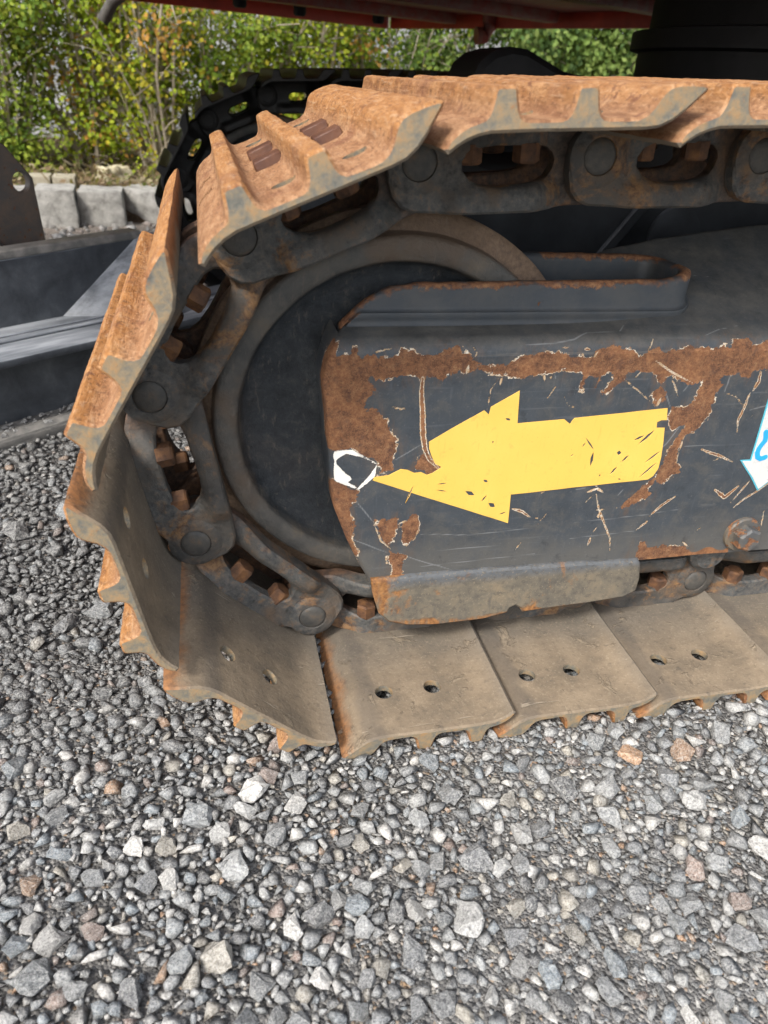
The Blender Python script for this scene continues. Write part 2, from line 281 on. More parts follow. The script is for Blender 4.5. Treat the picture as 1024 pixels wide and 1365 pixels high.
# ------------------------------------------------------------------ helpers: meshes
def mesh(name, V, F, mats, smooth=False, mi=None):
    me = bpy.data.meshes.new(name); me.from_pydata([tuple(v) for v in V], [], [tuple(f) for f in F])
    for m in (mats if isinstance(mats, (list, tuple)) else [mats]): me.materials.append(MAT[m] if isinstance(m, str) else m)
    if mi is not None: me.polygons.foreach_set('material_index', np.asarray(mi, dtype=np.int32))
    if smooth: me.polygons.foreach_set('use_smooth', np.ones(len(me.polygons), dtype=bool))
    me.validate(); me.update(); return me
def link(name, me, parent=None, mw=None):
    o = bpy.data.objects.new(name, me); col.objects.link(o)
    if parent is not None: attach(o, parent)
    if mw is not None: o.matrix_basis = mw
    return o
ROOTLOC = {}
def attach(o, parent):
    o.parent = parent
    if parent.name in ROOTLOC: o.matrix_parent_inverse = Matrix.Translation(-ROOTLOC[parent.name])
def root(name, loc, label, cat, group=None):
    o = bpy.data.objects.new(name, None); col.objects.link(o); o.location = loc; o.empty_display_size = .1
    ROOTLOC[o.name] = Vector(loc); tag(o, label, cat, group); return o
def tag(o, label, cat, group=None):
    o['label'] = label; o['category'] = cat
    if group: o['group'] = group
def struct(o, kind='structure', label=None, cat=None):
    o['kind'] = kind
    if label: o['label'] = label
    if cat: o['category'] = cat
    return o
def sharp(me, ang=40):
    me.polygons.foreach_set('use_smooth', np.ones(len(me.polygons), dtype=bool))
    try: me.set_sharp_from_angle(angle=math.radians(ang))
    except Exception: pass
    return me
def resample(poly, step):
    out = []; n = len(poly)
    for i in range(n):
        a = np.array(poly[i], float); b = np.array(poly[(i+1) % n], float); k = max(1, int(np.ceil(np.linalg.norm(b-a)/step)))
        for j in range(k): out.append(a+(b-a)*j/k)
    return np.array(out)
def area2(P): x, y = P[:, 0], P[:, 1]; return float((x*np.roll(y, -1)-y*np.roll(x, -1)).sum())
def inset(P, d):
    e = np.roll(P, -1, 0)-P; e /= np.maximum(np.linalg.norm(e, axis=1), 1e-9)[:, None]; nn = np.c_[-e[:, 1], e[:, 0]]
    v = nn+np.roll(nn, 1, 0); L = np.linalg.norm(v, axis=1)[:, None]; v = v/np.maximum(L, 1e-6); c = np.maximum((v*nn).sum(1), .5)[:, None]
    return P+v/c*d
def inpoly(P, pts):
    x, y = pts[:, 0], pts[:, 1]; r = np.zeros(len(pts), bool); n = len(P)
    for i in range(n):
        x0, y0 = P[i]; x1, y1 = P[(i+1) % n]
        if y0 == y1: continue
        r ^= ((y0 > y) != (y1 > y)) & (x < (x1-x0)*(y-y0)/(y1-y0)+x0)
    return r
def plate(outline, y0, y1, bev=.0015, holes=(), step=.006, grid=.008, yf=None):
    """solid plate: outline in (a, b), depth y0..y1 (y0 faces the viewer), bevelled rims, filled faces, real through holes"""
    loops = []
    for k, L in enumerate([outline, *holes]):
        P = resample(L, step)
        if (area2(P) > 0) != (k == 0): P = P[::-1]
        loops.append(P)
    V = []; F = []
    def add(P, y):
        i0 = len(V); V.extend((p[0], y, p[1]) for p in P); return list(range(i0, i0+len(P)))
    caps = {}
    for side, (ya, yb) in enumerate(((y0, y0+bev), (y1, y1-bev))):
        pts = []; con = []; ins = [inset(P, bev) for P in loops]
        for P in ins:
            i0 = len(pts); pts.extend(map(tuple, P)); con += [(i0+i, i0+(i+1) % len(P)) for i in range(len(P))]
        nb = len(pts)
        if grid:
            lo, hi = ins[0].min(0), ins[0].max(0); g = np.stack(np.meshgrid(np.arange(lo[0], hi[0], grid), np.arange(lo[1], hi[1], grid)), -1).reshape(-1, 2)
            ok = inpoly(inset(ins[0], grid*.4), g)
            for H in ins[1:]: ok &= ~inpoly(inset(H, grid*.4), g)
            pts += [tuple(q) for q in g[ok]]
        r = delaunay_2d_cdt([Vector(q) for q in pts], con, [], 0, 1e-7); vv = np.array([tuple(q) for q in r[0]])
        tri = [t for t in r[2] if len(t) == 3]; cen = np.array([vv[list(t)].mean(0) for t in tri]); ok = inpoly(ins[0], cen)
        for H in ins[1:]: ok &= ~inpoly(H, cen)
        i0 = len(V); V.extend((q[0], ya, q[1]) for q in vv)
        for t, o in zip(tri, ok):
            if o:
                a = area2(vv[list(t)]); t = list(t) if (a > 0) == (side == 0) else list(t)[::-1]
                F.append([i0+i for i in t])
        # map boundary
        rm = {}
        for ni, orig in enumerate(r[3]):
            for q in orig: rm[q] = i0+ni
        caps[side] = []; base = 0
        for P in loops:
            caps[side].append([rm[base+i] for i in range(len(P))]); base += len(P)
    for k, P in enumerate(loops):
        ra = add(P, y0+bev); rb = add(P, y1-bev); n = len(P); c0, c1 = caps[0][k], caps[1][k]
        for i in range(n):
            j = (i+1) % n
            F += [(c0[i], ra[i], ra[j], c0[j]), (ra[i], rb[i], rb[j], ra[j]), (rb[i], c1[i], c1[j], rb[j])]
    if yf: V = [(a, yf(a, y, b), b) for a, y, b in V]
    F2 = [f[::-1] for f in F]
    return V, F2
def fixn(me):
    bm = bmesh.new(); bm.from_mesh(me); bmesh.ops.recalc_face_normals(bm, faces=bm.faces); bm.to_mesh(me); bm.free(); return me
def lathe(prof, n=64, axis='Y'):
    """prof: list of (along axis, radius)"""
    V = []; F = []; m = len(prof)
    for i in range(n):
        a = 2*math.pi*i/n
        for (t, r) in prof:
            c, s = r*math.cos(a), r*math.sin(a)
            V.append((c, t, s) if axis == 'Y' else (c, s, t) if axis == 'Z' else (t, c, s))
    for i in range(n):
        for j in range(m-1): F.append((i*m+j, ((i+1) % n)*m+j, ((i+1) % n)*m+j+1, i*m+j+1))
    return V, F
def tube(pts, rad, n=8, cap=True):
    V = []; F = []; pts = [Vector(p_) for p_ in pts]; up = Vector((.31, .2, .93)).normalized()
    for i, p_ in enumerate(pts):
        d = (pts[min(i+1, len(pts)-1)]-pts[max(i-1, 0)]).normalized(); a = d.cross(up); a = a.normalized() if a.length > .05 else d.orthogonal().normalized(); b = d.cross(a); r = rad[i] if isinstance(rad, (list, tuple)) else rad
        for k in range(n): t = 2*math.pi*k/n; V.append(p_+(a*math.cos(t)+b*math.sin(t))*r)
    for i in range(len(pts)-1):
        for k in range(n): F.append((i*n+k, i*n+(k+1) % n, (i+1)*n+(k+1) % n, (i+1)*n+k))
    if cap: F.append(tuple(range(n))[::-1]); F.append(tuple(range((len(pts)-1)*n, len(pts)*n)))
    return V, F
def boxv(x0, x1, y0, y1, z0, z1):
    return [(x, y, z) for z in (z0, z1) for y in (y0, y1) for x in (x0, x1)], [(0, 2, 3, 1), (4, 5, 7, 6), (0, 1, 5, 4), (2, 6, 7, 3), (0, 4, 6, 2), (1, 3, 7, 5)]
def bevelled(me, off, seg=2):
    bm = bmesh.new(); bm.from_mesh(me); bmesh.ops.recalc_face_normals(bm, faces=bm.faces)
    es = [e for e in bm.edges if len(e.link_faces) == 2 and e.calc_face_angle(0) > .35]
    bmesh.ops.bevel(bm, geom=es, offset=off, segments=seg, profile=.5, affect='EDGES'); bm.to_mesh(me); bm.free(); return sharp(me, 40)
def merged(*vf):
    V = []; F = []
    for v, f in vf: o = len(V); V += list(v); F += [tuple(i+o for i in q) for q in f]
    return V, F
def nz(x, y, z): return mnoise.noise(Vector((x, y, z)))
def basis(ox, oz, tx, tz, y=0.):
    return Matrix(((tx, 0, -tz, ox), (0, 1, 0, y), (tz, 0, tx, oz), (0, 0, 0, 1)))
ZG = -.0610
RUST=[[(-0.0107,0.3505),(0.0127,0.3485),(0.0159,0.3400),(0.0156,0.3310),(0.0291,0.3340),(0.0344,0.3385),(0.0374,0.3335),(0.0564,0.3310),(0.0767,0.3315),(0.0778,0.3370),(0.0906,0.3355),(0.0940,0.3315),(0.1148,0.3310),(0.1212,0.3360),(0.1345,0.3380),(0.1436,0.3305),(0.1542,0.3269),(0.1630,0.3200),(0.1814,0.3196),(0.1970,0.3238),(0.1997,0.3282),(0.2144,0.3305),(0.2118,0.3299),(0.2193,0.3305),(0.2393,0.3325),(0.2559,0.3261),(0.2794,0.3256),(0.2830,0.3350),(0.2988,0.3385),(0.3177,0.3325),(0.3296,0.3271),(0.3497,0.3340),(0.3590,0.3291),(0.3827,0.3335),(0.4138,0.3320),(0.4387,0.3365),(0.4378,0.3425),(0.4580,0.3425),(0.4604,0.3350),(0.4801,0.3380),(0.5325,0.3400),(0.5399,0.3150),(0.4886,0.3108),(0.4715,0.3058),(0.4714,0.2977),(0.4570,0.3008),(0.4567,0.3062),(0.4458,0.3038),(0.4329,0.2988),(0.4385,0.2905),(0.4323,0.2825),(0.4353,0.2546),(0.4258,0.2422),(0.4233,0.2428),(0.4136,0.2350),(0.4090,0.2257),(0.4081,0.1992),(0.4189,0.1874),(0.4065,0.1832),(0.3989,0.1749),(0.3881,0.1780),(0.3808,0.1684),(0.3866,0.1604),(0.3842,0.1554),(0.3707,0.1499),(0.3604,0.1416),(0.3487,0.1437),(0.3652,0.1618),(0.3794,0.1736),(0.3867,0.1831),(0.3901,0.1978),(0.3992,0.2262),(0.4059,0.2447),(0.3934,0.2383),(0.3822,0.2526),(0.3825,0.2684),(0.4015,0.2677),(0.4090,0.2742),(0.4147,0.2939),(0.4134,0.2966),(0.4006,0.2916),(0.3718,0.3030),(0.3663,0.2926),(0.3736,0.2763),(0.3644,0.2684),(0.3550,0.2823),(0.3634,0.2927),(0.3514,0.3062),(0.3342,0.3092),(0.3217,0.3043),(0.3106,0.2943),(0.3010,0.2827),(0.2960,0.2868),(0.3066,0.2996),(0.3015,0.3100),(0.2946,0.3050),(0.2880,0.2923),(0.2884,0.3026),(0.2731,0.3056),(0.2743,0.2875),(0.2686,0.2890),(0.2705,0.3057),(0.2641,0.3109),(0.2455,0.3126),(0.2229,0.3094),(0.2154,0.3086),(0.2183,0.3078),(0.2020,0.3066),(0.1850,0.3105),(0.1688,0.3109),(0.1564,0.3180),(0.1481,0.3114),(0.1385,0.3161),(0.1259,0.3086),(0.1183,0.3054),(0.1145,0.3100),(0.1046,0.3091),(0.1019,0.3013),(0.0987,0.3082),(0.0900,0.3117),(0.0770,0.3099),(0.0663,0.3068),(0.0489,0.3095),(0.0504,0.3006),(0.0519,0.2915),(0.0446,0.2849),(0.0438,0.2781),(0.0548,0.2777),(0.0665,0.2667),(0.0740,0.2533),(0.0792,0.2434),(0.0788,0.2311),(0.0750,0.2188),(0.0791,0.2084),(0.0608,0.2031),(0.0623,0.2182),(0.0344,0.2346),(0.0132,0.2345),(-0.0121,0.2382)],
[(-0.0120,0.2014),(0.0139,0.1998),(0.0265,0.1939),(0.0429,0.1863),(0.0410,0.1746),(0.0320,0.1659),(0.0382,0.1533),(0.0389,0.1339),(0.0367,0.1285),(0.0458,0.1106),(0.0388,0.1026),(0.0429,0.0905),(0.0382,0.0820),(0.0511,0.0702),(0.0303,0.0556),(-0.0119,0.0662)],
[(0.0610,0.1502),(0.0875,0.1523),(0.0872,0.1384),(0.0833,0.1217),(0.0789,0.1134),(0.0696,0.1257),(0.0651,0.1416)],
[(0.0930,0.1435),(0.1057,0.1537),(0.1124,0.1420),(0.1082,0.1224),(0.0999,0.1159),(0.0935,0.1251)],
[(0.0804,0.1090),(0.1010,0.1012),(0.0956,0.0884),(0.0953,0.0733),(0.0982,0.0684),(0.1248,0.0610),(0.1064,0.0623),(0.0856,0.0651),(0.0728,0.0658),(0.0850,0.0743),(0.0841,0.0895),(0.0774,0.0960)],
[(0.1007,0.2174),(0.1059,0.2259),(0.1129,0.2268),(0.1207,0.2188),(0.1299,0.2101),(0.1232,0.2045),(0.1151,0.2011),(0.1014,0.2084)],
[(0.3872,0.0742),(0.3901,0.0935),(0.3944,0.0918),(0.4025,0.0855),(0.4340,0.0855),(0.4567,0.0807),(0.4644,0.0728),(0.4280,0.0690),(0.3975,0.0647)]]
WHITE=[[(0.0121,0.2335),(0.0343,0.2348),(0.0612,0.2173),(0.0585,0.2022),(0.0429,0.1876),(0.0265,0.1952),(0.0127,0.2012)]]
WHOLE=[[(0.0179,0.2234),(0.0278,0.2303),(0.0448,0.2257),(0.0601,0.2161),(0.0537,0.2050),(0.0416,0.1903),(0.0310,0.1975),(0.0355,0.2010),(0.0261,0.2105),(0.0191,0.2184)]]
SCR=[([(0.1014,0.3081),(0.1014,0.2945),(0.1045,0.2711),(0.1070,0.2470),(0.1101,0.2320),(0.1159,0.2191),(0.1264,0.2087)],0.00708,1),
([(0.0724,0.2793),(0.0815,0.2762),(0.0893,0.2769)],0.00245,0),
([(0.2010,0.4375),(0.2114,0.4495),(0.2248,0.4495)],0.00381,1),
([(0.1721,0.2685),(0.1733,0.2946),(0.1799,0.3060)],0.00163,0),
([(0.1820,0.2990),(0.1832,0.3071)],0.00272,0),
([(0.1459,0.3114),(0.1471,0.3204)],0.00381,0),
([(0.1508,0.3270),(0.1546,0.3335),(0.1470,0.3410)],0.00191,0),
([(0.0521,0.3350),(0.0692,0.3380)],0.00245,0),
([(0.3193,0.3009),(0.3380,0.2886),(0.3637,0.2691)],0.00216,0),
([(0.3511,0.3200),(0.3713,0.3080),(0.4033,0.2932)],0.00312,0),
([(0.4447,0.2820),(0.4608,0.2770),(0.4730,0.2663)],0.00192,0),
([(0.4453,0.3018),(0.4443,0.2831)],0.00120,0),
([(0.4765,0.2810),(0.4755,0.2628),(0.4729,0.2489),(0.4769,0.2333)],0.00408,1),
([(0.4368,0.2148),(0.4595,0.2063),(0.4831,0.1963)],0.00432,1),
([(0.4546,0.1979),(0.4659,0.2022)],0.00168,0),
([(0.4197,0.1543),(0.4050,0.1436),(0.3931,0.1312)],0.00432,1),
([(0.3923,0.1246),(0.3863,0.1184),(0.3802,0.1121)],0.00336,1),
([(0.4699,0.1076),(0.4616,0.1000)],0.00144,0),
([(0.3057,0.1683),(0.3168,0.1721),(0.3266,0.1657)],0.00384,0),
([(0.3126,0.1641),(0.3034,0.1508)],0.00216,0),
([(0.3171,0.1651),(0.3236,0.1468),(0.3358,0.1251),(0.3484,0.1026),(0.3526,0.0843)],0.00312,1),
([(0.3220,0.1431),(0.3328,0.1436)],0.00240,0),
([(0.3259,0.1363),(0.3270,0.1323)],0.00384,0),
([(0.3282,0.1204),(0.3233,0.1088)],0.00168,0),
([(0.3229,0.1047),(0.3215,0.0940)],0.00384,1),
([(0.4719,0.1599),(0.4887,0.1482),(0.5021,0.1632)],0.00575,1),
([(0.5155,0.1701),(0.5076,0.1549),(0.4996,0.1395)],0.00312,1),
([(0.5499,0.1706),(0.5168,0.1436),(0.5051,0.1310)],0.00336,1),
([(0.5137,0.2672),(0.4998,0.2642),(0.4838,0.2601)],0.00120,0),
([(0.4897,0.2541),(0.4884,0.2506)],0.00144,0),
([(0.4133,0.2196),(0.4555,0.2187),(0.5011,0.2184)],0.00072,0),
([(0.3500,0.1692),(0.3447,0.1607)],0.00096,0),
([(0.4812,0.3053),(0.4828,0.2942),(0.4794,0.2831)],0.00480,1),
([(0.3682,0.2778),(0.3660,0.2690)],0.00384,0),
([(0.3760,0.2993),(0.3887,0.2793)],0.00288,1),
([(0.3977,0.2922),(0.3930,0.2847)],0.00096,0),
([(0.3698,0.2887),(0.3831,0.2661)],0.00120,0),
([(0.5504,0.1290),(0.5557,0.0993)],0.00240,0),
([(0.4491,0.0884),(0.4595,0.0804)],0.00288,0),
([(0.4102,0.2340),(0.4087,0.2186),(0.4081,0.1992)],0.00216,0),
([(0.4010,0.2449),(0.3901,0.2243),(0.3752,0.2083)],0.00120,0),
([(0.2972,0.1281),(0.3531,0.1303),(0.4299,0.1365)],0.00072,0),
([(0.2968,0.1056),(0.3780,0.1110)],0.00072,0),
([(0.3022,0.1735),(0.2908,0.1718)],0.00120,0),
([(0.3108,0.1779),(0.3176,0.1738)],0.00240,0),
([(0.2172,0.1524),(0.2295,0.1486),(0.2417,0.1391)],0.00436,1),
([(0.2470,0.1387),(0.2538,0.1367)],0.00191,0),
([(0.2350,0.1057),(0.2287,0.0941)],0.00191,0),
([(0.0355,0.1286),(0.0552,0.1184),(0.0781,0.1063)],0.00109,0),
([(0.0986,0.1000),(0.1224,0.0888),(0.1550,0.0750)],0.00109,0),
([(0.0399,0.1747),(0.0612,0.1460)],0.00109,0),
([(0.1140,0.1277),(0.1707,0.1215),(0.2493,0.1253)],0.00082,0),
([(0.0784,0.2201),(0.1073,0.2373)],0.00082,0),
([(0.0599,0.1489),(0.0697,0.1229),(0.0816,0.1103)],0.00272,0),
([(0.0869,0.1426),(0.0964,0.1474)],0.00272,0),
([(0.1124,0.1420),(0.1082,0.1224),(0.0999,0.1159)],0.00163,0),
([(0.1017,0.1904),(0.0937,0.1682)],0.00191,0),
([(0.0867,0.1647),(0.0900,0.1685)],0.00136,0),
([(0.1288,0.1031),(0.2124,0.1046)],0.00068,0),
([(0.1177,0.0832),(0.2556,0.0886)],0.00068,0),
([(0.2620,0.1448),(0.2493,0.1253)],0.00163,0),
([(0.2483,0.1685),(0.2563,0.1763)],0.00163,0),
([(0.2366,0.2835),(0.2434,0.2962)],0.00177,0),
([(0.2549,0.2842),(0.2608,0.2748),(0.2710,0.2705)],0.00147,0),
([(0.2039,0.3390),(0.2367,0.3405),(0.2578,0.3440),(0.2745,0.3540),(0.3128,0.3565),(0.3231,0.3690)],0.00118,0),
([(0.4064,0.3460),(0.4278,0.3560),(0.4536,0.3615)],0.00088,0),
([(0.3317,0.3028),(0.3369,0.3091)],0.00235,0),
([(0.2794,0.3256),(0.2832,0.3330)],0.00206,0),
([(0.3392,0.3320),(0.3451,0.3440)],0.00206,0),
([(0.2442,0.3360),(0.2506,0.3355)],0.00235,1),
([(0.2675,0.3345),(0.2731,0.3340)],0.00412,1),
([(0.2281,0.3093),(0.2307,0.3017)],0.00294,0),
([(0.2345,0.3091),(0.2375,0.3027)],0.00177,0),
([(0.2397,0.3090),(0.2421,0.3034)],0.00118,0),
([(0.3265,0.3840),(0.3263,0.3825)],0.00471,1),
([(0.4180,0.4495),(0.4582,0.4400)],0.00074,0),
([(0.4685,0.4380),(0.4691,0.4360)],0.00177,0)]
ARROW=[(0.0568,0.1985),(0.0584,0.2021),(0.0734,0.2036),(0.0858,0.2099),(0.0931,0.2086),(0.1007,0.2046),(0.1079,0.2051),(0.1148,0.2014),(0.1211,0.2034),(0.1300,0.2095),(0.1226,0.2139),(0.1177,0.2237),(0.1145,0.2320),(0.1138,0.2395),(0.1692,0.2722),(0.1747,0.2673),(0.1759,0.2756),(0.2042,0.2925),(0.2075,0.2562),(0.2328,0.2574),(0.2597,0.2588),(0.2637,0.2556),(0.2676,0.2530),(0.2694,0.2571),(0.2715,0.2596),(0.3265,0.2630),(0.3793,0.2667),(0.3823,0.2525),(0.3758,0.2528),(0.3709,0.2508),(0.3718,0.2440),(0.3820,0.2436),(0.3852,0.2253),(0.3873,0.2076),(0.3874,0.1934),(0.3832,0.1840),(0.3777,0.1800),(0.3646,0.1793),(0.2831,0.1749),(0.2131,0.1710),(0.2152,0.1341),(0.1355,0.1665)]
AHOLES=[[(0.3470,0.2299),(0.3536,0.2311),(0.3577,0.2337),(0.3597,0.2356),(0.3537,0.2346),(0.3491,0.2317)],
[(0.3539,0.2242),(0.3630,0.2309),(0.3684,0.2377),(0.3709,0.2420),(0.3627,0.2362),(0.3566,0.2284)],
[(0.3675,0.2007),(0.3764,0.2067),(0.3822,0.2125),(0.3851,0.2162),(0.3771,0.2110),(0.3705,0.2044)],
[(0.3639,0.1815),(0.3744,0.1903),(0.3814,0.1981),(0.3851,0.2029),(0.3757,0.1953),(0.3677,0.1863)],
[(0.2891,0.2361),(0.2940,0.2289),(0.2988,0.2238),(0.3019,0.2212),(0.2974,0.2277),(0.2920,0.2334)],
[(0.3019,0.2188),(0.3001,0.2113),(0.3009,0.2047),(0.3021,0.2008),(0.3039,0.2076),(0.3029,0.2150)],
[(0.3386,0.2036),(0.3433,0.2067),(0.3456,0.2103),(0.3466,0.2127),(0.3422,0.2101),(0.3396,0.2059)],
[(0.3281,0.1886),(0.3324,0.1923),(0.3343,0.1963),(0.3349,0.1989),(0.3310,0.1958),(0.3289,0.1912)],
[(0.3305,0.2159),(0.3337,0.2129),(0.3354,0.2140),(0.3362,0.2156),(0.3332,0.2186),(0.3313,0.2173)],
[(0.3394,0.1830),(0.3414,0.1815),(0.3429,0.1815),(0.3438,0.1818),(0.3420,0.1833),(0.3403,0.1833)],
[(0.3153,0.1875),(0.3169,0.1878),(0.3170,0.1889),(0.3167,0.1898),(0.3151,0.1896),(0.3151,0.1883)],
[(0.2869,0.2247),(0.2892,0.2267),(0.2900,0.2289),(0.2903,0.2303),(0.2882,0.2286),(0.2872,0.2261)],
[(0.2754,0.2141),(0.2775,0.2148),(0.2785,0.2160),(0.2789,0.2170),(0.2770,0.2164),(0.2758,0.2150)],
[(0.1597,0.1786),(0.1640,0.1737),(0.1682,0.1728),(0.1708,0.1732),(0.1670,0.1778),(0.1622,0.1787)],
[(0.1882,0.1621),(0.1909,0.1571),(0.1943,0.1562),(0.1966,0.1567),(0.1943,0.1615),(0.1904,0.1623)],
[(0.1795,0.1643),(0.1828,0.1671),(0.1843,0.1702),(0.1848,0.1723),(0.1818,0.1699),(0.1801,0.1663)],
[(0.1785,0.1914),(0.1805,0.1885),(0.1825,0.1882),(0.1839,0.1886),(0.1822,0.1914),(0.1799,0.1917)],
[(0.1271,0.1895),(0.1321,0.1889),(0.1359,0.1895),(0.1380,0.1902),(0.1334,0.1909),(0.1291,0.1901)],
[(0.1265,0.1827),(0.1321,0.1806),(0.1365,0.1800),(0.1390,0.1800),(0.1340,0.1818),(0.1290,0.1825)],
[(0.2024,0.1464),(0.2068,0.1466),(0.2097,0.1480),(0.2111,0.1491),(0.2072,0.1490),(0.2040,0.1474)],
[(0.0936,0.1688),(0.0979,0.1780),(0.1002,0.1856),(0.1012,0.1901),(0.0974,0.1821),(0.0948,0.1733)],
[(0.1932,0.2624),(0.1959,0.2600),(0.1982,0.2597),(0.1996,0.2601),(0.1973,0.2624),(0.1946,0.2626)],
[(0.1829,0.2347),(0.1843,0.2352),(0.1843,0.2363),(0.1840,0.2371),(0.1826,0.2367),(0.1827,0.2354)]]
STICK=[(0.5327,0.3870),(0.5025,0.2732),(0.5063,0.1978),(0.4923,0.1980),(0.5158,0.1730),(0.5303,0.1553),(0.5419,0.1663),(0.5843,0.1940),(0.5638,0.1932),(0.5557,0.3615)]
QM=[(0.5131,0.2310),(0.5178,0.2231),(0.5151,0.2176),(0.5120,0.2099),(0.5164,0.1995),(0.5219,0.1957),(0.5281,0.1983)]
LEDGE=[(0.0101,0.3350),(0.0059,0.3210),(0.0033,0.3063),(0.0082,0.2677),(0.0102,0.2353),(0.0123,0.2012),(0.0177,0.1653),(0.0315,0.1268),(0.0459,0.0940),(0.0589,0.0692)]
SKIRT=[(0.0585,0.0765),(0.0631,0.0531),(0.0704,0.0286),(0.0818,0.0162),(0.1049,0.0089),(0.1421,0.0056),(0.1985,0.0069),(0.2285,0.0125),(0.2314,0.0190),(0.2377,0.0217),(0.2442,0.0176),(0.2481,0.0114),(0.3349,0.0155),(0.3802,0.0187),(0.3971,0.0262),(0.3993,0.0421),(0.3944,0.0695)]

# ================================================================== the setting
def ground():
    V = []; F = []; xs = [-120, -40, -12, -4, *np.linspace(-1.6, 2.2, 40), 5, 14, 50, 120]; ys = [-120, -30, -6, -1.2, *np.linspace(-.8, 3.0, 40), 5, 12, 40, 160]
    for y in ys:
        for x in xs: V.append((x, y, ZG-.001+(.006*nz(x*2.5, y*2.5, 3) if abs(x) < 3 and abs(y) < 3.2 else 0)))
    n = len(xs)
    for j in range(len(ys)-1):
        for i in range(n-1): F.append((j*n+i, j*n+i+1, (j+1)*n+i+1, (j+1)*n+i))
    return struct(link('ground', mesh('ground', V, F, 'ground', True)))
GROUND = ground()
# ---- crushed stone: hulls
def hull(npts, flat, elong, bev=0.):
    bm = bmesh.new()
    for i in range(npts):
        v = rng.normal(size=3); v /= np.linalg.norm(v); v *= .8+.35*rng.random(); bm.verts.new((v[0]*elong, v[1], v[2]*flat))
    bmesh.ops.convex_hull(bm, input=bm.verts)
    bmesh.ops.delete(bm, geom=[v for v in bm.verts if not v.link_faces], context='VERTS')
    if bev:
        bmesh.ops.dissolve_limit(bm, angle_limit=.22, verts=bm.verts, edges=bm.edges)
        bmesh.ops.bevel(bm, geom=list(bm.edges), offset=bev, segments=1, profile=.5, affect='EDGES', clamp_overlap=True)
    bmesh.ops.triangulate(bm, faces=bm.faces)
    bm.verts.index_update(); V = np.array([v.co[:] for v in bm.verts]); F = np.array([[v.index for v in f.verts] for f in bm.faces]); bm.free(); return V, F
def rough(vf, seed):
    bm = bmesh.new(); vs_ = [bm.verts.new(v) for v in vf[0]]
    for f in vf[1]: bm.faces.new([vs_[i] for i in f])
    bmesh.ops.subdivide_edges(bm, edges=bm.edges, cuts=2, use_grid_fill=True)
    for v in bm.verts:
        c = v.co*2.1; d = v.co.normalized(); v.co += d*(.10*nz(c.x+seed*7, c.y, c.z)+.07*nz(c.x*3+seed*3, c.y*3, c.z*3)-.03)
    bmesh.ops.triangulate(bm, faces=bm.faces); bm.verts.index_update()
    V = np.array([v.co[:] for v in bm.verts]); F = np.array([[v.index for v in f.verts] for f in bm.faces]); bm.free(); return V, F
PAL = np.array([(.33, .34, .34), (.25, .26, .265), (.17, .18, .19), (.115, .12, .128), (.075, .08, .087), (.48, .475, .455), (.62, .60, .56), (.40, .36, .29), (.46, .24, .10), (.26, .17, .13), (.21, .25, .28), (.24, .26, .27)])
PW = np.array([.16, .14, .10, .07, .05, .17, .13, .085, .022, .032, .11, .06]); PW /= PW.sum()
PWD = np.array([.03, .06, .14, .26, .32, .02, .015, .02, .008, .02, .06, .045]); PWD /= PWD.sum()
